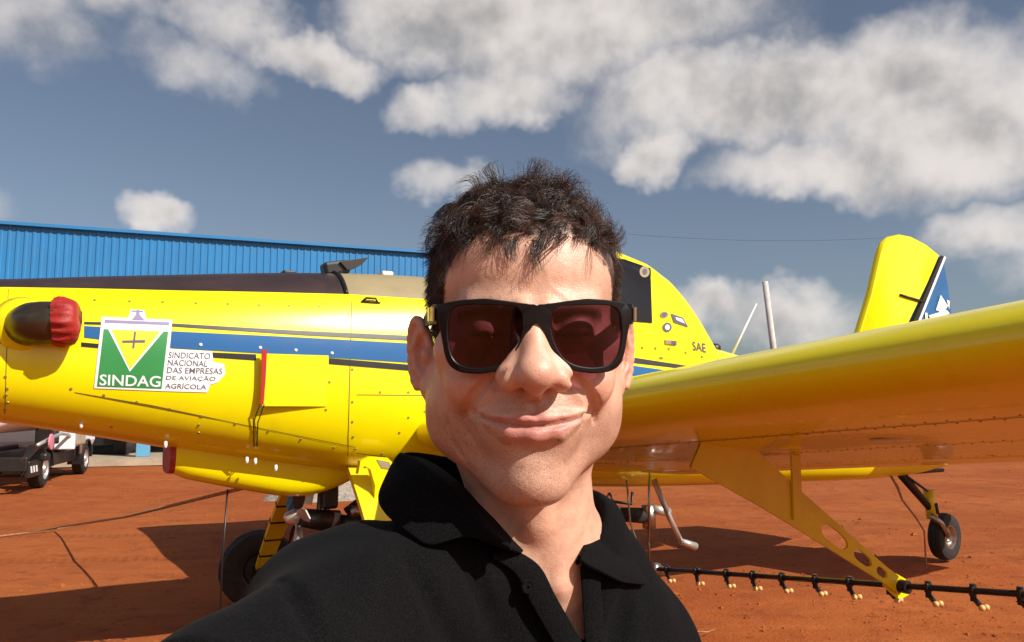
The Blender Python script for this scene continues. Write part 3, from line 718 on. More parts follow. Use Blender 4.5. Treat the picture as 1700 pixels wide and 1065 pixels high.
# --- fin and rudder
def tailfin():
    P = lambda x, y: onv(x, y, 0.0)
    fp = [P(*q) for q in [(1400, 640), (1420, 556), (1440, 490), (1456, 420), (1462, 402), (1472, 393), (1490, 389), (1510, 393), (1535, 406), (1556, 423), (1536, 470), (1500, 545), (1470, 610)]]
    def slab(name, poly, th, mat, parent, edge=.35):
        cx = sum(p[0] for p in poly) / len(poly); cz = sum(p[2] for p in poly) / len(poly)
        bm = bmesh.new(); n = len(poly); v = []
        for s_, kx in ((-th, .965), (-th * edge, 1.0), (th * edge, 1.0), (th, .965)):
            v += [L3(cx + (p[0] - cx) * kx, s_, cz + (p[2] - cz) * kx) for p in poly]
        f = [tuple(range(n)), tuple(range(3 * n, 4 * n))[::-1]] + [(r * n + i, (r + 1) * n + i, (r + 1) * n + (i + 1) % n, r * n + (i + 1) % n) for r in range(3) for i in range(n)]
        return build(name, v, f, mat, parent, auto=50)
    slab('fin', fp, .035, 'yellow', plane)
    rp = [P(*q) for q in [(1559, 426), (1563, 436), (1569, 470), (1576, 526), (1578, 560), (1575, 650), (1470, 650), (1500, 560), (1538, 470)]]
    rd = slab('rudder', rp, .032, 'blue', plane, .5)
    hp = [P(*q) for q in [(1556, 425), (1560, 427), (1508, 552), (1501, 552)]]
    MB().prism([L3(p[0], .038, p[2]) for p in hp], (0, -.012, 0)).build('hinge_gap', 'black', plane)
    wp = [P(*q) for q in [(1560, 426), (1563, 428), (1514, 550), (1510, 550)]]
    MB().prism([L3(p[0], .040, p[2]) for p in wp], (0, -.012, 0)).build('edge_trim', 'white', plane)
    a, b = P(1488, 490), P(1528, 502)
    MB().tube([L3(a[0], .045, a[2]), L3(b[0], .045, b[2])], .012, 6).build('control_rod', 'dark_metal', plane, smooth=True)
    for poly in ([(1548, 515), (1556, 490), (1568, 508), (1560, 520)], [(1530, 519), (1534, 520), (1534, 534), (1531, 534)], [(1536, 524), (1566, 515), (1571, 521), (1540, 531)], [(1566, 498), (1571, 500), (1570, 514)]):
        q = [P(*p) for p in poly]; MB().prism([L3(p[0], .036, p[2]) for p in q], (0, -.003, 0)).build('leaf_emblem', 'white', rd)
    for s_ in (1, -1):
        v = [];f = []
        rows = [(.05, .95, -.30, .07, 1.30), (1.75, .75, -.30, .035, 1.33)]
        for vv, ul, ut, th, z0 in rows:
            for k in range(16):
                q = 2 * math.pi * k / 16; v.append(L3((ul + ut) / 2 + (ul - ut) / 2 * math.cos(q), s_ * vv, z0 + th * math.sin(q)))
        f = [(k, (k + 1) % 16, 16 + (k + 1) % 16, 16 + k) for k in range(16)] + [tuple(range(16)), tuple(range(16, 32))]
        build('stabilizer', v, f, 'yellow', plane, auto=40)
        MB().prism([L3(-.32, s_ * .14, 1.31), L3(-.32, s_ * 1.75, 1.34), L3(-.72, s_ * 1.72, 1.35), L3(-.80, s_ * .30, 1.33)], (0, 0, .03)).build('elevator', 'yellow', plane)
tailfin()

# --- wings
def airfoil(n=30, t=.155, m=.03, p=.4):
    up_, lo_ = [], []
    for i in range(n + 1):
        x = (1 - math.cos(math.pi * i / n)) / 2
        yt = 5 * t * (.2969 * math.sqrt(x) - .126 * x - .3516 * x ** 2 + .2843 * x ** 3 - .1015 * x ** 4)
        yc = m / p ** 2 * (2 * p * x - x * x) if x < p else m / (1 - p) ** 2 * (1 - 2 * p + 2 * p * x - x * x)
        up_.append((x, yc + yt)); lo_.append((x, yc - yt))
    return up_, lo_
AU, AL = airfoil()
def afz(x, up_): a = AU if up_ else AL; return float(np.interp(x, [p[0] for p in a], [p[1] for p in a]))
ULE, UTE = 5.70, 3.68
def wing_pt(v, x, zf):
    va = abs(v); zl = 1.325 + .083 * va; zt = 0.985 + .094 * va
    return (ULE + (UTE - ULE) * x, v, zl + (zt - zl) * x + zf * (ULE - UTE))
SPAN = 4.75
def wing(s_):
    main = [(x, z) for x, z in AU[::-1] if x <= .79] + [(x, z) for x, z in AL[1:] if x <= .79]
    main = [(.795, afz(.795, True))] + main + [(.795, afz(.795, False))]
    flap = [(1.0, .0015), (.9, afz(.9, True)), (.83, afz(.83, True)), (.808, afz(.83, True) - .010), (.803, (afz(.81, True) + afz(.81, False)) / 2), (.808, afz(.83, False) + .008), (.83, afz(.83, False)), (.9, afz(.9, False)), (1.0, -.0015)]
    def sweep(name, sec, vs_, mat):
        v = []; n = len(sec)
        for vv in vs_:
            k = 1 if vv < SPAN - .3 else math.sqrt(max(.02, 1 - ((vv - SPAN + .3) / .32) ** 2))
            v += [L3(*wing_pt(s_ * vv, x, z * k)) for x, z in sec]
        f = [(i * n + k, i * n + (k + 1) % n, (i + 1) * n + (k + 1) % n, (i + 1) * n + k) for i in range(len(vs_) - 1) for k in range(n)] + [tuple(range(n)), tuple((len(vs_) - 1) * n + k for k in range(n))]
        if s_ > 0: f = [q[::-1] for q in f]
        return build(name, v, f, mat, plane, auto=35)
    tipv = [SPAN - .3, SPAN - .2, SPAN - .1, SPAN - .03, SPAN]
    wg = sweep('wing', main, list(np.linspace(.30, SPAN - .3, 12)) + tipv[1:], 'yellow')
    sweep('flap', flap, [.56, 1.6, 2.6], 'yellow'); sweep('aileron', flap, [2.615, 3.6, SPAN - .3] + tipv[1:], 'yellow')
    return wg
WG = wing(1); wing(-1)
def under(v, x, off): u, vv, z = wing_pt(v, x, afz(x, False)); return L3(u, vv, z - off)
def under_strip(v0, v1, x0, x1, mat, name, off=.002, parent=WG, n=12):
    v = []
    for k in range(n + 1):
        vv = v0 + (v1 - v0) * k / n
        v += [under(vv, x0, off), under(vv, x1, off)]
    return build(name, v, [(2 * k, 2 * k + 2, 2 * k + 3, 2 * k + 1) for k in range(n)], mat, parent)
under_strip(.6, 4.4, .200, .204, 'seam', 'panel_seam')
under_strip(.6, 4.4, .46, .4625, 'seam', 'panel_seam')
for vv in (1.3, 2.2, 3.1, 3.9): under_strip(vv, vv + .006, .2, .785, 'seam', 'panel_seam', n=1)
rv = MB()
for xx in (.19, .215, .45, .475, .77):
    for vv in np.arange(.65, 4.4, .07):
        p = Vector(under(vv, xx, 0)); rv.tube([p, p - Vector((0, 0, .002))], [.004, .003], 5)
tag(rv.build('rivet', 'rivet', WG), kind='stuff')
def under_disc(v, x, r_, mat, name):
    p = Vector(under(v, x, -.002)); nn = (Vector(under(v + .02, x, 0)) - Vector(under(v - .02, x, 0))).cross(Vector(under(v, x + .02, 0)) - Vector(under(v, x - .02, 0))).normalized()
    if nn.z > 0: nn = -nn
    MB().lathe([(r_, 0), (r_ * .95, .006), (.001, .007)], p, nn, 18).build(name, mat, WG, smooth=True)
under_disc(3.25, .34, .075, 'alu', 'inspection_cover'); under_disc(2.75, .36, .05, 'yellow', 'inspection_cover'); under_disc(3.9, .38, .06, 'yellow', 'inspection_cover'); under_disc(1.7, .4, .06, 'yellow', 'inspection_cover')
# --- spray boom with nozzles
b0 = onu(1072, 943, 4.0); b1 = onu(1700, 986, 4.0)
def bp(v): t = (v - b0[1]) / (b1[1] - b0[1]); return Vector(L3(4.0, v, b0[2] + (b1[2] - b0[2]) * t))
MB().tube([bp(b0[1]), bp(4.55)], .0145, 12).build('spray_boom', 'dark_metal', plane, smooth=True)
MB().tube([bp(b0[1] + .10), bp(b0[1] + .135)], .042, 14).build('boom_coupling', 'steel', plane, smooth=True)
nz = None
for i, px in enumerate([1108, 1157, 1206, 1250, 1298, 1353, 1410, 1475, 1540, 1614, 1692] + [None] * 5):
    v = onu(px, 960, 4.0)[1] if px else 3.10 + .195 * (i - 10)
    p = bp(v)
    if nz is None:
        nb = MB().tube([(0, 0, .03), (0, 0, -.045)], .014, 8).tube([(0, 0, -.03), (-.01, -.03, -.055)], .012, 8).box((0, 0, 0), (.046, .02, .046), bev=.007)
        nz = nb.build('nozzle', 'dark_metal', plane, smooth=False); nz.location = p
        tb_ = MB().lathe([(.001, -.014), (.012, -.010), (.015, 0), (.011, .011), (.001, .014)], (-.012, -.04, -.066), (0, 0, 1), 10).lathe([(.001, -.014), (.012, -.010), (.015, 0), (.011, .011), (.001, .014)], (.016, -.045, -.066), (0, 0, 1), 10)
        nt = tb_.build('nozzle_tip', 'brass', nz, smooth=True)
    else:
        c = nz.copy(); COL.objects.link(c); c.location = p; c.rotation_euler = (0, 0, random.uniform(-.3, .3)); c2 = nt.copy(); COL.objects.link(c2); c2.parent = c
# --- boom hanger plate with lightening holes
def hanger(v, name='boom_hanger'):
    pa = wing_pt(v, .22, afz(.22, False)); pe = bp(v); A_ = Vector((pa[0] - .02, 0, pa[2] + .02)); B_ = Vector((3.985, 0, pe.z - .01))
    d = (B_ - A_); Ln = d.length; d.normalize(); nrm_ = Vector((-d.z, 0, d.x))
    if nrm_.z < 0: nrm_ = -nrm_
    bm = bmesh.new(); TH_ = .012
    def half(s): return .088 - .05 * min(1, max(0, (s - .35) / .55)) if s > .35 else .088 + .05 * (1 - s / .35)
    holes = [(.56, .70), (.73, .83), (.855, .915)]
    v_ = []; fc = []
    def P2(s, h, side): q = A_ + d * (Ln * s) + nrm_ * h; return L3(q.x, v + side * TH_ / 2, q.z)
    ss = sorted(set([0, .1, .2, .3, .4, .5, .56, .95, 1.0] + [h0 + (h1 - h0) * k / 12 for h0, h1 in holes for k in range(13)]))
    mb = MB()
    for s0, s1 in zip(ss, ss[1:]):
        def hole(s):
            for h0, h1 in holes:
                if h0 - 1e-6 <= s <= h1 + 1e-6:
                    q = (s - h0) / (h1 - h0) * 2 - 1; return half(s) * .52 * max(0, 1 - abs(q) ** 3) ** .5
            return 0
        m = (s0 + s1) / 2; inh = any(h0 < m < h1 for h0, h1 in holes)
        segs = [((-half(s0), -half(s1)), (half(s0), half(s1)))] if not inh else [((-half(s0), -half(s1)), (-hole(s0), -hole(s1))), ((hole(s0), hole(s1)), (half(s0), half(s1)))]
        for (a0, a1), (c0, c1) in segs:
            q = [P2(s0, a0, -1), P2(s1, a1, -1), P2(s1, c1, -1), P2(s0, c0, -1)]; r_ = [P2(s0, a0, 1), P2(s1, a1, 1), P2(s1, c1, 1), P2(s0, c0, 1)]
            mb.add(q + r_, [(0, 1, 2, 3), (7, 6, 5, 4), (0, 4, 5, 1), (2, 6, 7, 3)])
    o = mb.build(name, 'yellow_dull', plane)
    tip = [P2(.93, half(.93) + .004, -2), P2(1.02, .055, -2), P2(1.06, 0, -2), P2(1.02, -.055, -2), P2(.93, -half(.93) - .004, -2)]
    MB().prism(tip, (0, TH_ * .9, 0)).build('hanger_shoe', 'yellow', o)
    MB().tube([L3(4.0, v + .05, pe.z), L3(4.0, v - .05, pe.z)], .032, 12).build('boom_clamp', 'dark_metal', o)
    # vertical stay from the wing to the plate
    s = .43; q = A_ + d * (Ln * s); top = wing_pt(v, (ULE - q.x) / (ULE - UTE), afz((ULE - q.x) / (ULE - UTE), False))
    MB().box(L3(q.x, v + .014, (top[2] + q.z - .05) / 2), (.055, .012, top[2] - q.z + .05)).build('hanger_stay', 'yellow_dull', o)
hanger(2.52); hanger(4.3)

# --- plumbing and struts below the belly, ahead of the tail
def belly():
    P = lambda x, y, v: Vector(L3(*onv(x, y, v)))
    MB().tube([P(1085, 795, .6), P(1112, 860, .6), P(1133, 903, .6)], [.022, .02, .018], 8).tube([P(1130, 898, .6), P(1155, 907, .6)], [.022, .028], 8).build('boarding_step', 'alu', plane, smooth=True)
    MB().tube([P(1078, 735, .55), P(1077, 940, .55)], .009, 6).build('boom_rod', 'steel', plane, smooth=True)
    MB().tube([P(1040, 790, .3), P(1046, 866, .45), P(1072, 942, .57)], .007, 6).build('boom_rod', 'steel', plane, smooth=True)
    MB().tube([P(1012, 818, .2), P(985, 862, .2)], .008, 6).tube([P(1012, 818, .2), P(1026, 850, .2)], .008, 6).build('brace_rod', 'dark_metal', plane, smooth=True)
    MB().tube([P(940, 815, .2), P(1075, 945, .55)], .008, 6).build('brace_rod', 'dark_metal', plane, smooth=True)
    MB().tube([P(930, 846, .2), P(1020, 851, .25)], .045, 14).build('spray_pipe', 'dark_metal', plane, smooth=True)
    MB().tube([P(1022, 853, .25), P(1074, 856, .3)], [.05, .058], 16).build('spray_valve', 'rubber', plane, smooth=True)
    MB().tube([P(1024, 840, .27), P(1024, 868, .27)], .03, 10).build('pipe_clamp', 'steel', plane, smooth=True)
    MB().tube([P(1076, 838, .32), P(1078, 876, .32)], .05, 12).build('valve_flange', 'steel', plane, smooth=True)
    MB().tube([P(1085, 845, .35), P(1110, 850, .35)], .035, 10).build('valve_actuator', 'alu', plane, smooth=True)
    MB().tube([P(965, 826, .25), P(1048, 836, .25), P(1050, 816, .25)], .012, 6).build('hydraulic_line', 'dark_metal', plane, smooth=True)
    MB().tube([P(1068, 945, .57), P(1110, 948, .65)], .03, 10).build('boom_elbow', 'steel', plane, smooth=True)
    # belly scoop for the oil cooler
    ring = []; us = np.linspace(*(onv(288, 770, .1)[0], onv(600, 800, .1)[0]), 18); v = []
    for i, u in enumerate(us):
        t = i / 17; zb = sect(u)[0]; dp = (.155 + .07 * t) * (1 if t < .5 else max(.0, 1 - ((t - .5) / .5) ** 2)) ; wd = .21 * (1 - .25 * t * t)
        if i == 0: dp *= .9
        for k in range(15):
            q = math.pi * k / 14; c_, s2 = math.cos(q), math.sin(q)
            v.append(L3(u, wd * math.copysign(abs(c_) ** .5, c_), zb + .035 - (dp + .035) * s2 ** .5))
    n = 15; f = [(i * n + k, (i + 1) * n + k, (i + 1) * n + k + 1, i * n + k + 1) for i in range(17) for k in range(n - 1)]
    sc = build('belly_scoop', v, f, 'yellow', plane, auto=45)
    r0 = [Vector(q) for q in v[:n]]; ctr = sum(r0, Vector()) / n
    ww = [ctr + (q - ctr) * .97 + Vector((-.03, 0, 0)) for q in r0]; ww2 = [q + Vector((.06, 0, 0)) for q in r0]
    pl = build('intake_plug', [tuple(q) for q in ww] + [tuple(q) for q in ww2], [tuple(range(n))] + [(k, k + 1, n + k + 1, n + k) for k in range(n - 1)], 'red_fabric', None)
    pl.matrix_world = Matrix.Translation(Vector(TT)) @ Matrix.Rotation(TH, 4, 'Z'); tag(pl, 'dark red plug closing the belly scoop intake under the nose', 'plug')
    for px, py in [(135, 703), (275, 736), (410, 762), (424, 764), (458, 775)]:
        a = P(px, py, .33); MB().lathe([(.001, .014), (.008, .012), (.010, -.008), (.007, -.022), (.001, -.025)], a, (0, 0, 1), 10).build('drain_plug', 'white', plane, smooth=True)
belly()

# --- landing gear
def wheel_set(c, ax, r_, wd, parent, name='wheel', rimmat='dark_metal'):
    t = MB().lathe([(r_ * .5, -wd * .42), (r_ * .78, -wd * .5), (r_ * .94, -wd * .40), (r_ * .985, -wd * .2), (r_ * .985, -wd * .19), (r_ * .965, -wd * .17), (r_ * .965, -wd * .15), (r_, -wd * .13), (r_, wd * .13), (r_ * .965, wd * .15), (r_ * .965, wd * .17), (r_ * .985, wd * .19), (r_ * .94, wd * .40), (r_ * .78, wd * .5), (r_ * .5, wd * .42)], c, ax, 40).build(name, 'rubber', parent, auto=35)
    MB().lathe([(.001, wd * .34), (r_ * .15, wd * .36), (r_ * .17, wd * .25), (r_ * .38, wd * .22), (r_ * .44, wd * .40), (r_ * .52, wd * .42), (r_ * .52, -wd * .42), (r_ * .44, -wd * .40), (r_ * .38, -wd * .22), (r_ * .17, -wd * .25), (r_ * .15, -wd * .36), (.001, -wd * .34)], c, ax, 28).build('rim', rimmat, t, auto=35)
    return t
for s_ in (1, -1):
    ug = 6.17 if s_ < 0 else 5.98
    top = Vector(L3(ug, s_ * .28, 1.14)); bot = Vector(L3(ug + .06, s_ * 1.20, .33))
    d = (bot - top); n_ = 12; sd = Vector((1, 0, 0)); v = []; 
    up_ = d.cross(sd).normalized()
    for i in range(n_ + 1):
        t = i / n_; p = top + d * t + Vector((0, 0, .05 * math.sin(math.pi * t))); hw = .082 - .028 * t; th = .018
        v += [p - sd * hw - up_ * th, p + sd * hw - up_ * th, p + sd * hw + up_ * th, p - sd * hw + up_ * th]
    f = [(4 * i + k, 4 * i + (k + 1) % 4, 4 * i + 4 + (k + 1) % 4, 4 * i + 4 + k) for i in range(n_) for k in range(4)] + [(0, 1, 2, 3), (4 * n_, 4 * n_ + 1, 4 * n_ + 2, 4 * n_ + 3)]
    leg = build('gear_leg', v, f, 'yellow_dull', plane, auto=40)
    for t in (.08, .24, .42, .58, .74, .88) if s_ < 0 else ():
        p = top + d * t + Vector((0, 0, .05 * math.sin(math.pi * t))); hw = .082 - .028 * t + .004; q = [p - sd * hw - up_ * .024, p + sd * hw - up_ * .024, p + sd * hw + up_ * .024, p - sd * hw + up_ * .024]
        MB().prism(q, tuple(d.normalized() * .014)).build('tie_band', 'black', leg)
    wheel_set(tuple(bot + Vector((0, -s_ * .16, -.04))), (0, -s_, 0), .29, .20, plane)
    MB().tube([bot + Vector((0, s_ * .02, -.04)), bot + Vector((0, -s_ * .12, -.04))], .05, 12).build('axle', 'dark_metal', plane, smooth=True)
# upper leg fairing on the near side
fa = [onv(x, y, .5) for x, y in [(592, 786), (596, 764), (612, 757), (640, 759), (655, 772), (652, 800), (628, 838), (618, 840), (620, 805), (612, 778), (603, 772)]]
fr = MB().prism([L3(p[0], .53, p[2]) for p in fa], (0, .05, 0)).build('gear_fairing', 'yellow', plane)
pw = [onv(x, y, .5) for x, y in [(622, 762), (643, 766), (648, 779), (630, 776)]]; MB().prism([L3(p[0], .534, p[2]) for p in pw], (0, .006, 0)).build('fairing_window', 'olive', fr)
# wind-driven spray pump between the legs
def pump():
    P = lambda x, y, v=-.05: Vector(L3(*onv(x, y, v)))
    hub = P(494, 858)
    MB().tube([hub, P(560, 866)], [.055, .075], 16).tube([P(560, 866), P(640, 872)], .05, 14).build('spray_pump', 'dark_metal', plane, smooth=True)
    sp = MB().lathe([(.001, .09), (.03, .075), (.05, .03), (.055, 0), (.05, -.03)], hub, (-1, 0, 0), 18).build('fan_hub', 'alu', plane, smooth=True)
    for k in range(5):
        q = k * 2 * math.pi / 5 + .45; e = Vector((0, math.cos(q), math.sin(q))); g_ = Vector((0, -math.sin(q), math.cos(q))); x_ = Vector((1, 0, 0))
        v = []
        for r_, wd, tw in ((.04, .022, .9), (.12, .045, .7), (.20, .05, .5), (.25, .03, .45)):
            a = (g_ * math.cos(tw) + x_ * math.sin(tw)) * wd; nn = (x_ * math.cos(tw) - g_ * math.sin(tw)) * .004; p = hub + e * r_
            v += [p - a - nn, p + a - nn, p + a + nn, p - a + nn]
        f = [(4 * i + m, 4 * i + (m + 1) % 4, 4 * i + 4 + (m + 1) % 4, 4 * i + 4 + m) for i in range(3) for m in range(4)] + [(12, 13, 14, 15)]
        build('fan_blade', v, f, 'alu' if k in (2, 3) else 'black', plane)
    for x0, x1 in ((535, 528), (548, 541)):
        MB().tube([P(x0, 780), P(x1, 868)], .018, 8).build('pump_bracket', 'dark_metal', plane)
    a = [P(x, y) for x, y in [(510, 782), (528, 784), (518, 838), (503, 836)]]; MB().prism(a, (0, .01, 0)).build('bracket_plate', 'alu', plane)
    MB().box(P(545, 812), (.11, .12, .24), bev=.02).build('pump_mount', 'dark_metal', plane)
    MB().tube([P(575, 850), P(600, 830), P(640, 832)], .03, 10).build('hose', 'rubber', plane, smooth=True)
    MB().tube([P(560, 880), P(600, 885), P(660, 876)], .022, 10).build('hose', 'rubber', plane, smooth=True)
    MB().tube([P(588, 838), P(588, 858)], .045, 14).build('pump_flange', 'steel', plane, smooth=True)
    MB().tube([P(492, 880), P(488, 930)], .012, 6).build('drain_tube', 'alu', plane, smooth=True)
pump()
# tail wheel
def tailwheel():
    P = lambda x, y, v=0.0: Vector(L3(*onv(x, y, v)))
    c = P(1568, 890); r_ = c.z
    wheel_set(tuple(c), (.12, -1, 0), r_ * .99, .15, plane, 'tail_wheel', 'steel')
    ft = P(1545, 845)
    MB().tube([P(1492, 782), ft], [.045, .034], 10).build('tail_spring', 'dark_metal', plane, smooth=True)
    MB().tube([P(1505, 790, .04), P(1540, 815, .06)], .012, 6).build('steering_rod', 'dark_metal', plane, smooth=True)
    MB().tube([P(1541, 812), P(1548, 860)], [.05, .055], 14).build('swivel_post', 'yellow_dull', plane, smooth=True)
    MB().tube([P(1553, 835, .05), P(1556, 852, .05)], .02, 8).build('swivel_arm', 'dark_metal', plane, smooth=True)
    for s_ in (1, -1): MB().tube([P(1546, 856, s_ * .06), P(1562, 868, s_ * .10), P(1574, 890, s_ * .10)], [.03, .028, .024], 8).build('wheel_fork', 'steel', plane, smooth=True)
    MB().tube([P(1480, 786), P(1565, 780)], .02, 8).build('tail_bracket', 'dark_metal', plane, smooth=True)
    # tie-down
    g = ground_at(1538, 946); W = lambda p: Vector(TT) + Matrix.Rotation(TH, 3, 'Z') @ p
    pts = [W(P(1478, 788, .1)), W(P(1490, 808, .1)), W(P(1498, 830, .1)), W(P(1520, 858, .12)), Vector((g[0], g[1], .36)) , Vector((g[0], g[1], 0.0))]
    o = MB().tube(pts, [.012, .014, .010, .009, .009, .008], 6).build('tie_down_rope', 'rope', smooth=True); tag(o, 'tie-down rope from the tail to the ground beside the tail wheel', 'rope')
tailwheel()
# nose tie-down line and hanging tag cord
W = lambda p: Vector(TT) + Matrix.Rotation(TH, 3, 'Z') @ Vector(p)
a = W(L3(*onv(440, 801, .12))); g1 = ground_at(95, 880); g0 = ground_at(-200, 918)
tag(MB().tube([a, a.lerp(Vector((g1[0], g1[1], .02)), .5) - Vector((0, 0, .03)), Vector((g1[0], g1[1], .03)), Vector(((g1[0] + g0[0]) / 2, (g1[1] + g0[1]) / 2 , .015)), Vector((g0[0], g0[1], .015))], .013, 6).build('ground_rope', 'rope', smooth=True), 'long dusty rope running from the belly scoop out over the earth', 'rope')
a = W(L3(*onv(378, 812, .12))); b = W(L3(*onv(369, 930, .12)))
tag(MB().tube([a, b, Vector((b.x, b.y, 0))], .006, 5).build('hanging_cord', 'black', smooth=True), 'thin dark cord hanging straight down from the belly scoop', 'cord')
# ------------------------------------------------------------------ person
# The figure is modelled as a distance field and turned into one skin; head frame in millimetres: x to the picture's right, y up, z to the front.
YAW = R(3.5); HO = np.array([.0095, -.0066, .663])          # head origin (between the ears, at eye height) in camera axes: right, up, depth
def head2cam(x, y, z):
    c, s = math.cos(YAW), math.sin(YAW)
    return HO[0] + (x * c + z * s) * .001, HO[1] + y * .001, HO[2] + (x * s - z * c) * .001
def cam2world(a): a = np.asarray(a, float); return CP + a[..., 0:1] * RT + a[..., 1:2] * UP + a[..., 2:3] * FW
def pxd(px, py, d): return np.array([(px - 850) / F * d, (532.5 - py) / F * d, d])     # camera axes
def smin(a, b, k): h = np.maximum(k - np.abs(a - b), 0) / k; return np.minimum(a, b) - h * h * k * .25
def smax(a, b, k): return -smin(-a, -b, k)
def capsule(X, Y, Z, a, b, ra, rb=None):
    rb = ra if rb is None else rb
    a = np.array(a, float); b = np.array(b, float); d = b - a; L = d @ d
    t = np.clip(((X - a[0]) * d[0] + (Y - a[1]) * d[1] + (Z - a[2]) * d[2]) / L, 0, 1)
    return np.sqrt((X - a[0] - t * d[0]) ** 2 + (Y - a[1] - t * d[1]) ** 2 + (Z - a[2] - t * d[2]) ** 2) - (ra + (rb - ra) * t)
def ellipsoid(X, Y, Z, c, r, rot=None):
    p = [X - c[0], Y - c[1], Z - c[2]]
    if rot is not None: m = np.array(rot); p = [m[i, 0] * p[0] + m[i, 1] * p[1] + m[i, 2] * p[2] for i in range(3)]
    k0 = np.sqrt((p[0] / r[0]) ** 2 + (p[1] / r[1]) ** 2 + (p[2] / r[2]) ** 2) + 1e-6
    k1 = np.sqrt((p[0] / r[0] ** 2) ** 2 + (p[1] / r[1] ** 2) ** 2 + (p[2] / r[2] ** 2) ** 2) + 1e-9
    return k0 * (k0 - 1) / k1
def surface_nets(D, xs, ys, zs):
    nx, ny, nz = D.shape; S = D < 0
    c = [S[i:nx - 1 + i, j:ny - 1 + j, k:nz - 1 + k] for i in (0, 1) for j in (0, 1) for k in (0, 1)]
    cnt = sum(q.astype(np.int8) for q in c); act = (cnt > 0) & (cnt < 8)
    idx = np.full(act.shape, -1, np.int32); I, J, K = np.nonzero(act); idx[I, J, K] = np.arange(len(I))
    acc = np.zeros((len(I), 3)); n = np.zeros(len(I))
    cor = [(0, 0, 0), (1, 0, 0), (0, 1, 0), (1, 1, 0), (0, 0, 1), (1, 0, 1), (0, 1, 1), (1, 1, 1)]
    for p in cor:
        for ax in range(3):
            if p[ax]: continue
            q = list(p); q[ax] = 1
            a = D[I + p[0], J + p[1], K + p[2]]; b = D[I + q[0], J + q[1], K + q[2]]
            m = (a < 0) != (b < 0); t = np.where(m, a / np.where(m, a - b, 1), 0)
            pos = np.tile(np.array(p, float), (len(I), 1)); pos[:, ax] = t
            acc += pos * m[:, None]; n += m
    acc /= n[:, None]
    f = lambda arr, i, t: arr[i] + (arr[i + 1] - arr[i]) * t
    V = np.stack([f(xs, I, acc[:, 0]), f(ys, J, acc[:, 1]), f(zs, K, acc[:, 2])], 1)
    Q = []
    for ax in range(3):
        sl0 = [slice(None)] * 3; sl1 = [slice(None)] * 3; sl0[ax] = slice(0, -1); sl1[ax] = slice(1, None)
        ch = S[tuple(sl0)] != S[tuple(sl1)]; E = np.argwhere(ch); o = [b for b in range(3) if b != ax]
        ok = np.ones(len(E), bool)
        for b in o: ok &= (E[:, b] > 0) & (E[:, b] < D.shape[b] - 1)
        E = E[ok]
        def at(d0, d1): q = E.copy(); q[:, o[0]] += d0; q[:, o[1]] += d1; return idx[q[:, 0], q[:, 1], q[:, 2]]
        quad = np.stack([at(-1, -1), at(0, -1), at(0, 0), at(-1, 0)], 1)
        ins = S[E[:, 0], E[:, 1], E[:, 2]]
        if ax == 1: ins = ~ins
        quad[~ins] = quad[~ins][:, ::-1]; Q.append(quad)
    Q = np.concatenate(Q); return V, Q[(Q >= 0).all(1)]
def mesh_np(name, V, Q, mat, parent, smooth=True):
    me = bpy.data.meshes.new(name); me.vertices.add(len(V)); me.vertices.foreach_set('co', np.ascontiguousarray(V, np.float32).ravel())
    k = Q.shape[1]; me.loops.add(len(Q) * k); me.loops.foreach_set('vertex_index', np.ascontiguousarray(Q, np.int32).ravel())
    me.polygons.add(len(Q)); me.polygons.foreach_set('loop_start', np.arange(0, len(Q) * k, k, dtype=np.int32))
    me.update(calc_edges=True); me.validate()
    if smooth: me.polygons.foreach_set('use_smooth', [True] * len(me.polygons))
    me.materials.append(M[mat] if isinstance(mat, str) else mat)
    o = bpy.data.objects.new(name, me); COL.objects.link(o); o.parent = parent; return o
class Field:
    """distance field on a rectilinear grid; features are blended in locally"""
    def __init__(s, xs, ys, zs):
        s.a = [np.asarray(q, np.float32) for q in (xs, ys, zs)]; s.D = np.full([len(q) for q in s.a], 1e3, np.float32)
    def box(s, lo, hi):
        sl = []
        for q, l_, h_ in zip(s.a, lo, hi): sl.append(slice(max(0, int(np.searchsorted(q, l_)) - 1), min(len(q), int(np.searchsorted(q, h_)) + 1)))
        g = np.meshgrid(*[q[t] for q, t in zip(s.a, sl)], indexing='ij', sparse=True); return tuple(sl), g
    def op(s, fn, lo, hi, k, sub=False):
        sl, g = s.box(lo, hi)
        d = fn(*g); cur = s.D[sl]
        s.D[sl] = smax(cur, -d, k) if sub else smin(cur, d, k)
    def ell(s, c, r, k=8, sub=False, rot=None):
        m = max(r) + k + 4 if rot is not None else None
        lo = [c[i] - (m or r[i] + k + 4) for i in range(3)]; hi = [c[i] + (m or r[i] + k + 4) for i in range(3)]
        s.op(lambda X, Y, Z: ellipsoid(X, Y, Z, c, r, rot), lo, hi, k, sub)
    def cap(s, a, b, ra, rb=None, k=8, sub=False):
        m = max(ra, rb or 0) + k + 4
        s.op(lambda X, Y, Z: capsule(X, Y, Z, a, b, ra, rb), [min(a[i], b[i]) - m for i in range(3)], [max(a[i], b[i]) + m for i in range(3)], k, sub)
    def path(s, pts, rs, k=4, sub=False):
        for i in range(len(pts) - 1): s.cap(pts[i], pts[i + 1], rs[i] if hasattr(rs, '__len__') else rs, rs[i + 1] if hasattr(rs, '__len__') else rs, k, sub)
    def sym(s, kind, *a, **kw):
        for sg in (1, -1):
            b = [(q[0] * sg, q[1], q[2]) if (isinstance(q, tuple) and len(q) == 3 and i < (2 if kind == 'cap' else 1)) else q for i, q in enumerate(a)]
            if kind == 'path': b = [[(p[0] * sg, p[1], p[2]) for p in a[0]]] + list(a[1:])
            getattr(s, kind)(*b, **kw)

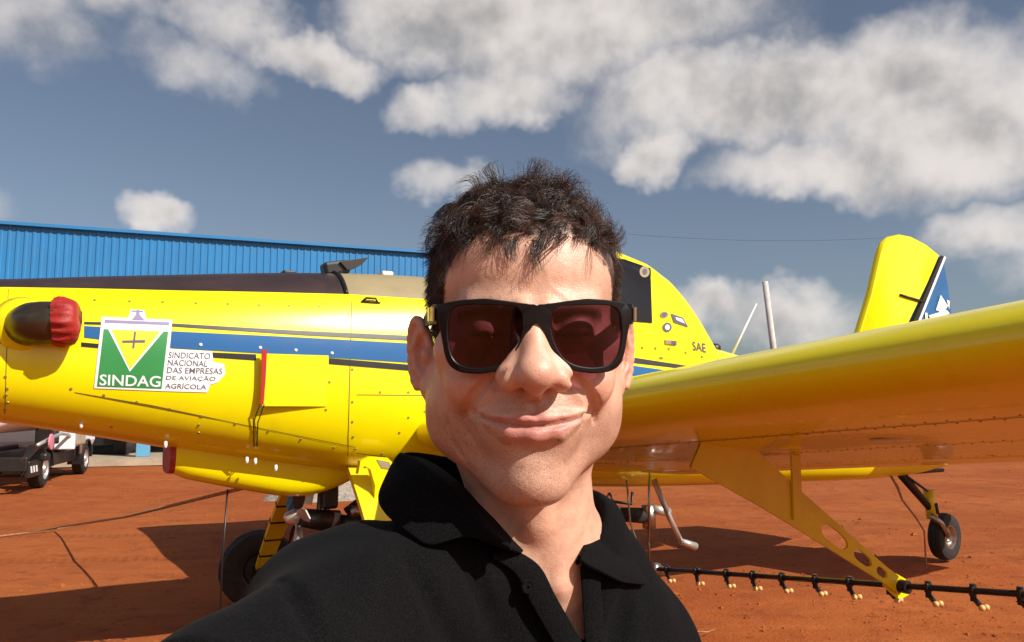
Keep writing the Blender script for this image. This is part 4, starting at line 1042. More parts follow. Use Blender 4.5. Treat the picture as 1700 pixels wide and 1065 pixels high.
# torso, in camera axes (metres): right shoulder forward towards the camera, left shoulder back and lower
NB = np.array([.024, -.165, .705]); RS = np.array([-.122, -.226, .585]); LS = np.array([.088, -.318, .785]); EL = np.array([-.154, -.213, .385])
E1 = np.array([.77, 0, .64]); EN = np.array([.64, 0, -.77])
def torso(X, Y, Z, arm=True):
    rot = [[.77, 0, .64], [0, 1, 0], [.64, 0, -.77]]
    d = ellipsoid(X, Y, Z, (.050, -.475, .715), (.175, .275, .125), rot)
    d = smin(d, ellipsoid(X, Y, Z, (.06, -.72, .76), (.165, .30, .125), rot), .08)
    d = smin(d, capsule(X, Y, Z, NB + [-.01, -.03, .02], RS, .052, .060), .06)
    d = smin(d, capsule(X, Y, Z, NB + [.02, -.04, .02], LS, .048, .060), .06)
    d = smin(d, capsule(X, Y, Z, LS, LS + [.008, -.27, -.02], .057, .050), .05)
    if arm: d = smin(d, capsule(X, Y, Z, RS, EL, .060, .053), .05)
    return d

def make_head():
    xs = np.concatenate([np.arange(-170, -106, 5.), np.arange(-106, 106.1, 1.45), np.arange(110, 185, 5.)])
    ys = np.concatenate([np.arange(-330, -140, 4.), np.arange(-138, 122, 1.4)])
    zs = np.concatenate([np.arange(-150, -30, 3.5), np.arange(-28, 140, 1.4)])
    f = Field(xs, ys, zs)
    # skull and face masses
    f.ell((0, 30, -12), (75, 85, 98), 1)
    f.ell((0, 42, 38), (64, 50, 50), 20)
    f.ell((0, -38, 22), (65, 80, 64), 22)
    f.sym('ell', (47, -58, 0), (32, 46, 44), 20)
    f.sym('ell', (46, -64, 14), (24, 32, 32), 20)             # full cheeks towards the jaw angle
    f.sym('cap', (54, -80, 2), (13, -110, 66), 18, 14.5, k=18)   # jaw line
    f.ell((0, -110, 74), (21, 17.5, 20), 16)                    # chin
    f.ell((0, -112, 36), (30, 14, 38), 20)                    # under the chin
    f.ell((0, -68, 72), (37, 30, 25), 18)                     # muzzle
    f.sym('ell', (52, -16, 52), (20, 17, 22), 18)             # cheekbones
    f.sym('ell', (42, -41, 66), (20, 17, 18), 16)             # cheeks pushed up by the smile
    f.sym('cap', (9, 17, 90), (42, 18, 74), 8, 7, k=12)        # brow ridge
    f.sym('ell', (33, -3, 98), (17, 11, 15), 12, sub=True)    # eye sockets
    f.sym('ell', (32, -1, 75), (14, 13, 13), 4)               # eyeballs under lids
    f.sym('cap', (19, -3.5, 87), (45, -3.5, 83), 1.0, k=2.5, sub=True)
    # nose
    f.cap((0, 9, 90), (0, -24, 108), 7.5, 9.5, k=9)
    f.ell((0, -30, 112.5), (13.8, 11.2, 12.5), 11)
    f.sym('ell', (18.6, -34, 101), (8.8, 9.2, 12.5), 8)
    f.sym('cap', (9, -5, 91), (14.5, -28, 98), 5.5, 7.5, k=10)
    f.cap((0, -40, 110), (0, -44, 97), 5.5, 6.5, k=6)
    f.sym('ell', (9.5, -44.5, 106.5), (5.2, 3.8, 8), 2.5, sub=True)
    def sz(x, y):                                             # front of the face at (x, y)
        ix = int(np.argmin(abs(f.a[0] - x))); iy = int(np.argmin(abs(f.a[1] - y))); c = np.nonzero(f.D[ix, iy] < 0)[0]
        k = min(c[-1], len(f.a[2]) - 2); a_, b_ = f.D[ix, iy, k], f.D[ix, iy, k + 1]; return float(f.a[2][k] + (f.a[2][k + 1] - f.a[2][k]) * a_ / (a_ - b_))
    def groove(pts, r, k=4, lift=.35):
        P = np.array(pts, float); s_ = np.concatenate([[0], np.cumsum(np.linalg.norm(np.diff(P, axis=0), axis=1))]); n = max(3, int(s_[-1] / 3.0)); t = np.linspace(0, s_[-1], n)
        # smooth the polyline
        X_ = np.interp(t, s_, P[:, 0]); Y_ = np.interp(t, s_, P[:, 1]); R_ = np.interp(t, s_, r if hasattr(r, '__len__') else [r] * len(pts))
        for _ in range(3): X_[1:-1] = (X_[:-2] + 2 * X_[1:-1] + X_[2:]) / 4; Y_[1:-1] = (Y_[:-2] + 2 * Y_[1:-1] + Y_[2:]) / 4
        q = [(x, y, sz(x, y) + rr * lift) for x, y, rr in zip(X_, Y_, R_)]
        f.path(q, list(R_), k=k, sub=True)
    for sg in (1, -1): groove([(sg * 22, -27), (sg * 27.5, -33), (sg * 27, -41)], [.3, 1.4, 1.2], 4, .4)
    # mouth
    f.path([(-37, -60, 83), (-22, -62.4, 90.8), (-8, -62.6, 95.3), (0, -63.5, 95.8), (8, -62.6, 95.3), (22, -62.4, 90.8), (38, -60, 83)], [1.6, 3.1, 4.0, 3.8, 4.0, 3.1, 1.6], k=5)
    f.path([(-32, -65.5, 85.5), (-17, -72.4, 91), (0, -75.2, 93.3), (17, -72.4, 91), (32, -65.5, 85.5)], [2.2, 5.2, 6.6, 5.2, 2.2], k=6)
    groove([(-42, -61), (-31, -63.8), (-15, -66.6), (0, -67.5), (15, -66.6), (31, -63.8), (43, -61)], [1.6, 1.4, 1.4, 1.3, 1.4, 1.4, 1.6], 3, .05)
    for sg in (1, -1): groove([(sg * 42, -59.5), (sg * 45.5, -61.5)], [2.0, 1.5], 5, .25)
    f.ell((0, -86, 101.5), (22, 4.5, 8), 9, sub=True)          # crease between lip and chin
    groove([(0, -48), (0, -57)], [1.2, 1.5], 5, .6)
    # smile folds
    for sg in (1, -1): groove([(sg * 29, -33), (sg * 36, -40), (sg * 44, -50), (sg * 49, -60), (sg * 50, -70)], [.8, 2.6, 3.2, 2.6, .6], 4, .15)
    groove([(-55, -62), (-52, -70), (-47, -78), (-42, -84)], [.4, 1.9, 2.0, .4], 3, .2)
    groove([(-63, -66), (-61, -78), (-56, -90), (-49, -100)], [.3, 1.2, 1.3, .3], 4, .3)
    # ears
    for sg in (1, -1):
        q = R(30) * sg; rt = np.array([[math.cos(q), 0, math.sin(q)], [0, 1, 0], [-math.sin(q), 0, math.cos(q)]]); tl_ = R(-9)
        rt = np.array([[1, 0, 0], [0, math.cos(tl_), math.sin(tl_)], [0, -math.sin(tl_), math.cos(tl_)]]) @ rt
        c = np.array([sg * 83, -22, -10.])
        def E(o): return tuple(c + rt.T @ np.array([sg * o[0], o[1], o[2]]))
        f.ell(tuple(c), (6, 31, 17), 6, rot=rt)
        f.ell(E((0, -27, 6)), (6, 9, 8), 6, rot=rt)
        f.ell(E((6.5, 0, 3)), (6.5, 21, 10), 3, sub=True, rot=rt)
        rim_ = [E((3.5, 30 * math.cos(t), -14.5 * math.sin(t) - 1)) for t in np.linspace(-.9, 2.6, 12)]
        f.path(rim_, 3.0, k=3)
        f.path([E((3, 18, 2)), E((3.5, 8, -7)), E((3.5, -10, -6)), E((3, -18, 2))], 2.4, k=3)
        f.ell(E((4, -2, 13)), (4, 6, 4), 3, rot=rt)
    # neck
    f.cap((2, -75, -26), (14, -205, -34), 53, 54, k=24)
    f.sym('cap', (58, -55, -28), (30, -150, -6), 12, 10, k=14)
    f.cap((32, -150, -2), (26, -206, 18), 9, 7, k=14); f.cap((-30, -150, 0), (2, -206, 18), 9, 7, k=14)
    f.ell((10, -152, 18), (11, 15, 9), 14)                    # larynx
    # chest under the shirt
    sl, g = f.box((-170, -330, -150), (185, -110, 140))
    cx, cy, cz = head2cam(*g); f.D[sl] = smin(f.D[sl], (torso(cx, cy, cz, False) + .0135) * 1000, 20)
    V, Q = surface_nets(f.D, *[q.astype(float) for q in f.a])
    return V, Q
HV, HQ = make_head()

def cloth_material(name, col, weave=900):
    m = bpy.data.materials.new(name); m.use_nodes = True; t = NT(m.node_tree); b = t.n['Principled BSDF']
    co = t.node('ShaderNodeTexCoord').outputs['Object']
    n = t.noise(co, weave, 3, .7); n2 = t.noise(co, 14, 4, .5); n3 = t.noise(co, 330, 2, .8)
    c = t.mix(t.smooth(n, .38, .72), (*[q * .45 for q in col], 1), (*[q * 2.6 for q in col], 1))
    c = t.mix(t.math('MULTIPLY', t.smooth(n3, .72, .82), .45), c, (.06, .055, .05, 1))          # lint
    t.set(b.inputs['Base Color'], c); b.inputs['Roughness'].default_value = .95; b.inputs['Specular IOR Level'].default_value = .1
    b.inputs['Sheen Weight'].default_value = .012; b.inputs['Sheen Roughness'].default_value = .5
    h = t.math('ADD', t.math('MULTIPLY', n, .12), t.math('MULTIPLY', n2, 1.0)); bn = t.node('ShaderNodeBump'); bn.inputs['Strength'].default_value = .5; bn.inputs['Distance'].default_value = .006
    t.set(bn.inputs['Height'], h); t.l.new(bn.outputs[0], b.inputs['Normal']); return m
M['shirt'] = cloth_material('black pique cotton', (.0032, .0030, .0033))
M['trousers'] = cloth_material('dark denim', (.02, .025, .04))

def skin_material():
    m = bpy.data.materials.new('skin'); m.use_nodes = True; t = NT(m.node_tree); b = t.n['Principled BSDF']
    co = t.node('ShaderNodeTexCoord').outputs['Object']
    at = t.node('ShaderNodeAttribute'); at.attribute_name = 'tone'
    n1 = t.noise(co, 90, 5, .6); n2 = t.noise(co, 900, 3, .6); n3 = t.noise(co, 30, 4, .6)
    c = t.mix(t.math('MULTIPLY', t.smooth(n1, .42, .7), .34), at.outputs['Color'], (.46, .19, .12, 1))
    c = t.mix(t.math('MULTIPLY', t.smooth(n2, .52, .75), .34), c, (.34, .14, .09, 1))
    n4 = t.noise(co, 1500, 2, .6); c = t.mix(t.math('MULTIPLY', t.math('MULTIPLY', t.smooth(n4, .53, .66), at.outputs['Alpha']), .8), c, (.07, .04, .03, 1))   # stubble
    n5 = t.noise(co, 230, 3, .65); c = t.mix(t.math('MULTIPLY', t.smooth(n5, .56, .72), .25), c, (.60, .34, .24, 1))
    t.set(b.inputs['Base Color'], c)
    t.set(b.inputs['Roughness'], t.math('ADD', .24, t.math('MULTIPLY', n3, .30))); b.inputs['Specular IOR Level'].default_value = .5
    b.inputs['Subsurface Weight'].default_value = .18; b.inputs['Subsurface Radius'].default_value = (1, .35, .18); b.inputs['Subsurface Scale'].default_value = .0035
    h = t.math('ADD', t.math('MULTIPLY', n2, .5), t.math('ADD', t.math('MULTIPLY', n5, .35), t.math('MULTIPLY', n3, 1.3))); bn = t.node('ShaderNodeBump'); bn.inputs['Strength'].default_value = .45; bn.inputs['Distance'].default_value = .0016
    t.set(bn.inputs['Height'], h); t.l.new(bn.outputs[0], b.inputs['Normal']); return m
M['skin'] = skin_material()

# hairline: height above the eye line for each direction round the head
HT = np.radians([0, 12, 25, 36, 44, 52, 60, 68, 76, 84, 92, 105, 125, 150, 180]); HY = np.array([63, 66, 68, 58, 44, 24, 4, -14, -16, 8, 14, -10, -52, -72, -78.])
def hairline(x, z): return np.interp(np.arctan2(np.abs(x), z), HT, HY)
def blob(V, c, r): return np.exp(-(((V - np.array(c)) / np.array(r)) ** 2).sum(1))
def skin_tone(V):
    n = len(V); base = np.tile(np.array([.665, .385, .265]), (n, 1))
    def mixin(w_, col):
        nonlocal base; w_ = np.clip(w_, 0, 1)[:, None]; base = base * (1 - w_) + np.array(col) * w_
    x, y, z = V.T
    for sg in (1, -1): mixin(.5 * blob(V, (sg * 44, -36, 76), (22, 17, 30)), (.62, .27, .19)); mixin(.55 * blob(V, (sg * 84, -22, -10), (16, 34, 20)), (.48, .16, .10))
    mixin(.5 * blob(V, (0, -31, 112), (22, 14, 22)), (.62, .28, .21))
    jaw = np.clip((-52 - y) / 14, 0, 1) * np.clip((y + 150) / 25, 0, 1) * np.clip((z + 5) / 25, 0, 1)
    mixin(.30 * jaw, (.40, .25, .18))                                                    # shaven beard shadow
    mixin(.40 * blob(V, (0, -52, 94), (36, 6, 22)), (.32, .19, .13))
    # lips
    ax_ = np.abs(x); up_l = -58.9 + 1.2 * np.cos(ax_ / 9) - ax_ * .02; lo_l = -82 + (ax_ / 32) ** 2 * 17
    lip = np.clip((up_l - y) / 1.6, 0, 1) * np.clip((y - lo_l) / 2.5, 0, 1) * np.clip((35 - ax_) / 5, 0, 1) * (z > 78)
    mixin(.72 * lip, (.50, .17, .15))
    mixin(.7 * np.exp(-((y + 67.6 - (ax_ / 42) ** 1.7 * 6.6) / 1.0) ** 2) * (ax_ < 40) * (z > 78), (.16, .045, .035))
    # eyebrows and lashes behind the dark lenses
    for sg in (1, -1):
        mixin(.85 * np.exp(-((y - 13.5 + ((x * sg - 30) / 26) ** 2 * 4) / 4.2) ** 2) * ((x * sg > 9) & (x * sg < 54) & (z > 50)), (.03, .018, .012))
        mixin(.8 * np.exp(-((y + 3.5) / 1.8) ** 2) * ((x * sg > 17) & (x * sg < 47) & (z > 70)), (.05, .025, .02))
    # scalp under the hair
    hl = np.clip((y - hairline(x, z)) / 7 , 0, 1) * (y > -80); ear = np.maximum(blob(V, (90, -20, -8), (11, 34, 24)), blob(V, (-90, -20, -8), (11, 34, 24))) > .45
    mixin(.93 * hl * ~ear, (.016, .010, .008))
    for sx, sy, r_ in ((18, -78, 2.2), (-8, -97, 1.6), (35, -30, 1.4), (24, -95, 1.2)): mixin(.6 * blob(V, (sx, sy, 90), (r_, r_, 40)), (.13, .05, .035))
    beard = np.maximum(jaw, blob(V, (0, -52, 94), (38, 7, 22))) * (1 - lip)
    return np.concatenate([base, np.clip(beard, 0, 1)[:, None]], 1)

man_w = cam2world(np.array([.055, -.5, .74])); man = empty('person', (man_w[0], man_w[1], 0.0))
tag(man, 'smiling dark-haired man in black polo shirt and sunglasses taking a selfie', 'person')
OFF = np.array([man_w[0], man_w[1], 0.0])
def to_local(camv): return cam2world(camv) - OFF
def head_pts(V): return to_local(np.stack(head2cam(V[:, 0], V[:, 1], V[:, 2]), 1))

# forearms and hands belong to the same skin: right hand round the phone, left arm hanging
def make_arms():
    xs = np.arange(-.20, .30, .0045); ys = np.arange(-.34, -.005, .0045); zs = np.arange(-.06, .46, .0045)
    f = Field(xs, ys, zs); k = .02
    WR = (-.045, -.135, .075)
    f.cap(tuple(EL), WR, .046, .029, k=k)
    f.ell((-.022, -.105, .040), (.026, .038, .022), .02)
    for j, (a, b, c) in enumerate([((-.040, -.088, .030), (-.048, -.062, .006), (-.042, -.058, -.018)), ((-.030, -.078, .028), (-.040, -.048, .004), (-.034, -.044, -.020)), ((-.048, -.100, .032), (-.054, -.080, .006), (-.047, -.076, -.018)), ((-.050, -.112, .036), (-.056, -.097, .010), (-.050, -.093, -.015))]):
        f.path([a, b, c], [.0095, .0085, .007], k=.006)
    f.path([(-.005, -.105, .040), (.018, -.085, .022), (.030, -.062, .010)], [.012, .010, .008], k=.008)
    V, Q = surface_nets(f.D, *[q.astype(float) for q in f.a])
    # left forearm and hand
    xs = np.arange(.06, .34, .005); ys = np.arange(-.95, -.48, .005); zs = np.arange(.60, .92, .005)
    f = Field(xs, ys, zs); el = LS + [.008, -.27, -.02]
    f.cap(tuple(el), (.185, -.80, .72), .044, .028, k=.02); f.ell((.187, -.85, .712), (.022, .045, .034), .02)
    for j in range(4): f.path([(.187, -.875, .690 + .015 * j), (.184, -.915, .686 + .016 * j), (.176, -.940 + .006 * abs(j - 1.5), .688 + .016 * j)], [.010, .009, .0075], k=.006)
    f.path([(.185, -.835, .690), (.178, -.865, .668), (.172, -.892, .664)], [.012, .0105, .008], k=.008)
    V2, Q2 = surface_nets(f.D, *[q.astype(float) for q in f.a])
    return np.concatenate([V, V2]), np.concatenate([Q, Q2 + len(V)])
AV, AQ = make_arms()
body_v = np.concatenate([head_pts(HV), to_local(AV)])
body = mesh_np('body', body_v, np.concatenate([HQ, AQ + len(HV)]), 'skin', man)
tone = np.ones((len(body_v), 4), np.float32); tone[:len(HV)] = skin_tone(HV); tone[len(HV):] = (.50, .25, .155, 0)
ca = body.data.color_attributes.new('tone', 'FLOAT_COLOR', 'POINT'); ca.data.foreach_set('color', tone.ravel())

# ------------------------------------------------------------------ polo shirt
def sd_poly(px, py, poly):
    d = np.full(np.broadcast(px, py).shape, 1e9, np.float32); s = np.ones(d.shape, np.float32); n = len(poly)
    for i in range(n):
        a, b = np.array(poly[i], float), np.array(poly[i - 1], float); e = b - a
        wx, wy = px - a[0], py - a[1]; t = np.clip((wx * e[0] + wy * e[1]) / (e @ e), 0, 1)
        d = np.minimum(d, (wx - e[0] * t) ** 2 + (wy - e[1] * t) ** 2)
        c1 = py >= a[1]; c2 = py < b[1]; c3 = e[0] * wy > e[1] * wx
        s = np.where((c1 & c2 & c3) | (~c1 & ~c2 & ~c3), -s, s)
    return s * np.sqrt(d)
VOPEN = [(842, 880), (850, 906), (880, 924), (904, 943), (908, 966), (964, 1064), (971, 1066), (968, 1000), (962, 930), (975, 880)]
def depth_on(px, py, d0=.45):
    r = np.array([(px - 850) / F, (532.5 - py) / F, 1.0]); t = d0
    for _ in range(90):
        t += float(torso(*(r * t))) * .8
        if t > 1.2: break
    return t
def shirt_field():
    xs = np.arange(-.27, .33, .0042); ys = np.arange(-.98, -.09, .0042); zs = np.arange(.34, .98, .0042)
    ys = np.concatenate([np.arange(-.98, -.45, .012), np.arange(-.445, -.09, .0038)])
    f = Field(xs, ys, zs); g = np.meshgrid(*f.a, indexing='ij', sparse=True); X, Y, Z = g
    D = torso(X, Y, Z)
    # cloth folds
    n = np.zeros(1)
    D = D + .0040 * np.sin(38 * X + 20 * Y - 30 * Z + 2.5 * np.sin(17 * Y + 9 * Z)) * np.sin(9 * X - 14 * Y + 1.0) + .0012 * np.sin(90 * X - 55 * Y + 40 * Z + 2 * np.sin(22 * Y))
    for a, b, r_ in [((680, 925), (770, 1090), .005), ((770, 915), (850, 1090), .005), ((1045, 985), (1020, 1085), .005), ((470, 965), (560, 1090), .003)]:
        for i in range(5):
            p0 = [a[j] + (b[j] - a[j]) * i / 5 for j in (0, 1)]; p1 = [a[j] + (b[j] - a[j]) * (i + 1) / 5 for j in (0, 1)]
            q0 = pxd(*p0, depth_on(*p0) - .0015); q1 = pxd(*p1, depth_on(*p1) - .0015); s0, s1 = math.sin(math.pi * (i + .3) / 6), math.sin(math.pi * (i + 1.3) / 6)
            D = smax(D, -capsule(X, Y, Z, q0, q1, r_ * s0, r_ * s1), .012)
    D = smax(D, -(capsule(X, Y, Z, (.0095, -.10, .69), (.018, -.160, .705), .063)), .008)        # neck hole
    px = 850 + F * X / Z; py = 532.5 - F * Y / Z
    sl = (slice(None), slice(int(np.searchsorted(ys, -.30)), None), slice(None))
    w_ = sd_poly(px[:, :, :] + 0 * Y[:, sl[1]], py[:, sl[1]] + 0 * X, VOPEN) * (Z / F)
    Ds = D[sl]; carve = np.maximum(w_, -(Ds + .024)); D[sl] = smax(Ds, -carve, .003)
    D = np.maximum(D, -(Y + .95))                                                        # hem
    D = np.maximum(D, (.40 - Z))                                                         # sleeve end
    f.D = D.astype(np.float32); return f
SF = shirt_field()
SV, SQ = surface_nets(SF.D, *[q.astype(float) for q in SF.a])
shirt = mesh_np('polo_shirt', to_local(SV), SQ, 'shirt', man)
def sheet(name, rows, mat, parent, th=.0022, sub=1):
    """rows: list of rows of camera-axes points -> thin smooth sheet with two faces"""
    P = np.array(rows); m, n = P.shape[:2]; W_ = to_local(P.reshape(-1, 3)).reshape(m, n, 3)
    me = bpy.data.meshes.new(name); v = [tuple(q) for q in W_.reshape(-1, 3)]
    me.from_pydata(v, [], [(i * n + k, i * n + k + 1, (i + 1) * n + k + 1, (i + 1) * n + k) for i in range(m - 1) for k in range(n - 1)])
    me.materials.append(M[mat]); me.polygons.foreach_set('use_smooth', [True] * len(me.polygons))
    o = bpy.data.objects.new(name, me); COL.objects.link(o); o.parent = parent
    s = o.modifiers.new('subsurf', 'SUBSURF'); s.levels = s.render_levels = 2
    d = o.modifiers.new('thickness', 'SOLIDIFY'); d.thickness = th; d.offset = 0
    return o
def bez(a, b, n): return [tuple(np.array(a) + (np.array(b) - np.array(a)) * k / (n - 1)) for k in range(n)]
def interp_path(pts, n):
    pts = np.array(pts, float); s = np.concatenate([[0], np.cumsum(np.linalg.norm(np.diff(pts[:, :2], axis=0), axis=1))]); t = np.linspace(0, s[-1], n)
    return np.stack([np.interp(t, s, pts[:, k]) for k in range(pts.shape[1])], 1)
def collar_leaf(fold, outer, lift, n=14, m=7):
    a = interp_path(fold, n); b = interp_path(outer, n); rows = []
    for j in range(m):
        t = j / (m - 1); row = []
        for p, q in zip(a, b):
            c = p + (q - p) * t; c = c.copy(); c[2] -= lift * math.sin(math.pi * t ** .6) ; row.append(pxd(*c))
        rows.append(row)
    return rows
fl = [(664, 752, .690), (695, 765, .668), (740, 800, .640), (785, 845, .622), (822, 886, .612), (848, 908, .608)]
ol = [(650, 775, .680), (622, 834, .628), (655, 868, .608), (710, 909, .590), (778, 886, .596), (850, 912, .606)]
sheet('collar', collar_leaf(fl, ol, .010), 'shirt', shirt, .003)
stand = [[pxd(x + 2 + 34 * t * (1 - .4 * k / 5), y + 4 + 6 * t, d + .004 + .022 * t) for k, (x, y, d) in enumerate(fl)] for t in (0, .35, .7, 1.0)]
sheet('collar_stand', stand, 'shirt', shirt, .003)
back = [[pxd(664, 750, .69), pxd(690, 750, .72), pxd(730, 756, .745), pxd(800, 770, .76), pxd(900, 800, .76), pxd(970, 845, .745), pxd(986, 866, .715)],
        [pxd(655, 790, .69), pxd(690, 800, .725), pxd(730, 810, .75), pxd(800, 830, .765), pxd(900, 850, .765), pxd(972, 885, .75), pxd(990, 895, .72)]]
sheet('collar_back', back, 'shirt', shirt, .003)
fr_ = [(984, 866, .712), (974, 888, .682), (967, 908, .658), (963, 932, .640)]
orr = [(990, 868, .716), (1040, 918, .706), (1079, 972, .690), (1030, 966, .660)]
sheet('collar', collar_leaf(fr_, orr, .008), 'shirt', shirt, .003)
sheet('collar_stand', [[pxd(x - 2 - 14 * t, y + 4, d + .004 + .02 * t) for x, y, d in fr_] for t in (0, .5, 1.0)], 'shirt', shirt, .003)
def placket(pts, wdx, name):
    rows = []
    for t in (0, .25, .5, .75, 1):
        rows.append([pxd(x + wdx * t, y + abs(wdx) * .25 * t, depth_on(x + wdx * t, y + abs(wdx) * .25 * t) - .0045 - .002 * math.sin(math.pi * t)) for x, y in interp_path(pts, 9)])
    return sheet(name, rows, 'shirt', shirt, .0035)
placket([(850, 912), (880, 928), (904, 945), (908, 968), (935, 1015), (968, 1072)], -40, 'placket')
placket([(963, 936), (966, 980), (972, 1072)], 30, 'placket')
bd = depth_on(876, 974) - .009; bc = to_local(pxd(876, 974, bd)[None])[0]
bn_ = Vector((.35, -.9, .1)).normalized()
MB().lathe([(.001, .0012), (.0036, .0012), (.0046, .0018), (.0055, .001), (.0055, -.001), (.001, -.001)], tuple(bc), bn_, 18).build('button', 'shirt', shirt, auto=30)

# trousers and shoes, down to the ground
def legs():
    hip = OFF * 0
    xs = np.arange(-.26, .27, .009); ys = np.arange(-.24, .30, .009); zs = np.arange(.05, 1.02, .011)
    f = Field(xs, ys, zs); ex = np.array([.77, .64, 0])
    hc = to_local(np.array([[.06, -.80, .78]]))[0]
    f.ell((hc[0], hc[1], .86), (.16, .125, .15), .05)
    for s_ in (1, -1):
        h = hc + ex * s_ * .085; f.path([(h[0], h[1], .82), (h[0] + .01, h[1] - .02, .47), (h[0] + .01, h[1] + .01, .09)], [.088, .064, .058], k=.04)
    V, Q = surface_nets(f.D, *[q.astype(float) for q in f.a]); mesh_np('trousers', V, Q, 'trousers', man)
    for s_ in (1, -1):
        h = hc + ex * s_ * .085; fx = np.array([.5, -.86, 0]); c = h + [.01, .01, 0]
        g = Field(np.arange(c[0] - .22, c[0] + .24, .008), np.arange(c[1] - .3, c[1] + .16, .008), np.arange(-.02, .15, .008))
        a = c - fx * .05; b = c + fx * .15
        g.cap((a[0], a[1], .05), (c[0], c[1], .075), .045, .045, k=.03); g.cap((a[0], a[1], .04), (b[0], b[1], .032), .042, .038, k=.03)
        g.D = np.maximum(g.D, -(np.meshgrid(*g.a, indexing='ij', sparse=True)[2] - .002))
        V, Q = surface_nets(g.D, *[q.astype(float) for q in g.a]); mesh_np('shoe', V, Q, 'rubber', man)
legs()

# ------------------------------------------------------------------ hair
def make_hair():
    tri = HV[HQ]; cen = tri.mean(1); e1 = tri[:, 2] - tri[:, 0]; e2 = tri[:, 3] - tri[:, 1]; nr = np.cross(e1, e2); ar = np.linalg.norm(nr, axis=1) / 2; nr /= (2 * ar[:, None] + 1e-9)
    if (nr * (cen - [0, 0, 0])).sum() < 0: nr = -nr
    x, y, z = cen.T
    hl = y - hairline(x, z)
    earm = (np.abs(x) > 79) & (y < 14) & (z > -36) & (z < 22)
    ok = (hl > -1.5) & (y > -82) & ~earm & (np.hypot(x, z + 12) < 112)
    ii = np.nonzero(ok)[0]; w_ = ar[ii]; w_ = w_ * np.where(z[ii] < -45, .35, 1.0)
    N = 25000; pick = rng.choice(ii, N, p=w_ / w_.sum())
    P0 = cen[pick] + rng.normal(0, .5, (N, 3)); Nn = nr[pick]
    # clumps give neighbouring strands a common curl
    NC = 700; cc = cen[rng.choice(ii, NC)]; 
    cl = np.array([np.argmin(((cc - p) ** 2).sum(1)) for p in P0])
    cdir = rng.normal(0, 1, (NC, 3)); cph = rng.uniform(0, 6.28, NC); clen = rng.uniform(.7, 1.25, NC)
    topness = np.clip((P0[:, 1] - 58) / 28, 0, 1) 
    side = 1 - topness
    hlp = P0[:, 1] - hairline(P0[:, 0], P0[:, 2])
    front = topness * np.clip((P0[:, 2] - 38) / 22, 0, 1) * np.clip((26 - hlp) / 14, 0, 1)
    Ln = (15 + 33 * topness) * rng.uniform(.75, 1.12, N) * clen[cl] * np.clip(.35 + hlp / 14, .35, 1)
    Ln = np.minimum(Ln, 48)
    fringe = (topness > .2) & (hlp < 15) & (P0[:, 2] > 45) & (P0[:, 0] > -22) & (P0[:, 0] < 50) & (rng.random(NC)[cl] < .40)
    Ln[fringe] = (rng.uniform(18, 38, NC)[cl] * rng.uniform(.75, 1.1, N))[fringe]
    T = 8; pts = np.zeros((N, T, 3)); pts[:, 0] = P0 - Nn * 1.0
    fwd = np.array([0, 0, 1.]); down = np.array([0, -1., 0]); back = np.array([0, 0, -1.])
    sgn = np.sign(P0[:, 0])[:, None]
    d = Nn * (.78 * topness + .55 * side)[:, None] + down * (.95 * side)[:, None] + back * (.55 * side)[:, None] + fwd * (.45 * topness)[:, None] + np.array([.38, .12, 0]) * topness[:, None] + cdir[cl] * (.55 * topness + .16 * side)[:, None] + rng.normal(0, .07, (N, 3))
    d[fringe] = (Nn * .65 + fwd * .35 + np.array([.1, -.25, 0]) + cdir[cl] * .30 + rng.normal(0, .08, (N, 3)))[fringe]
    d /= np.linalg.norm(d, axis=1)[:, None]
    ax = rng.normal(0, 1, (N, 3)) * .22 + cdir[cl][:, [1, 2, 0]]; ax /= np.linalg.norm(ax, axis=1)[:, None]
    for k in range(1, T):
        cur = np.cross(d, ax) * ((.50 * topness + .08 * side) * (1 + .5 * np.sin(cph[cl] + k)))[:, None]
        d = d + cur + down * ((.05 if k < 4 else .13) * topness)[:, None] + rng.normal(0, .04, (N, 3))
        d[fringe] += np.array([0, -.30, 0]) * (1 if k < 5 else .4)
        d /= np.linalg.norm(d, axis=1)[:, None]
        pts[:, k] = pts[:, k - 1] + d * (Ln / (T - 1))[:, None]
        # stay outside the skull
        q = pts[:, k] - np.array([0, 30, -12]); s_ = np.sqrt(((q / [76.5, 86.5, 99.5]) ** 2).sum(1)); ins = (s_ < 1) & (pts[:, k, 1] > 30)
        pts[:, k] = np.where(ins[:, None], q / np.maximum(s_, 1e-6)[:, None] + np.array([0, 30, -12]), pts[:, k])
    wv = np.cross(d, ax); sw = np.sin(np.arange(T)[None, :] * 1.25 + cph[cl][:, None]) - np.sin(cph[cl])[:, None]
    pts = pts + wv[:, None, :] * (sw * (1.7 * topness + .4 * side)[:, None] * np.linspace(0, 1, T)[None])[:, :, None]
    # locks: strands gather towards the guide of their clump
    gi = np.zeros(NC, int)
    for c in range(NC):
        q = np.nonzero(cl == c)[0]
        if len(q): gi[c] = q[np.argmin(((P0[q] - cc[c]) ** 2).sum(1))]
    G = pts[gi[cl]]; wt = np.linspace(0, 1, T)[None, :, None] ** 1.2 * (rng.uniform(.35, .95, N) * (.80 * topness + .35 * side))[:, None, None]
    same = (fringe == fringe[gi[cl]])[:, None, None]; pts = pts + (G - pts) * wt * same
    q = pts - np.array([0, 30, -12]); s_ = np.sqrt(((q / [75, 85, 98]) ** 2).sum(2)); lim = .37; ns = np.where(s_ > 1, 1 + lim * np.tanh((s_ - 1) / lim), s_)
    fr2 = (~fringe)[:, None]; pts = np.where((fr2 & (pts[:, :, 1] > 20))[:, :, None], q * (ns / s_)[:, :, None] + np.array([0, 30, -12]), pts)
    # three-sided tapering strands
    tan = np.gradient(pts, axis=1); tan /= np.linalg.norm(tan, axis=2)[:, :, None] + 1e-9
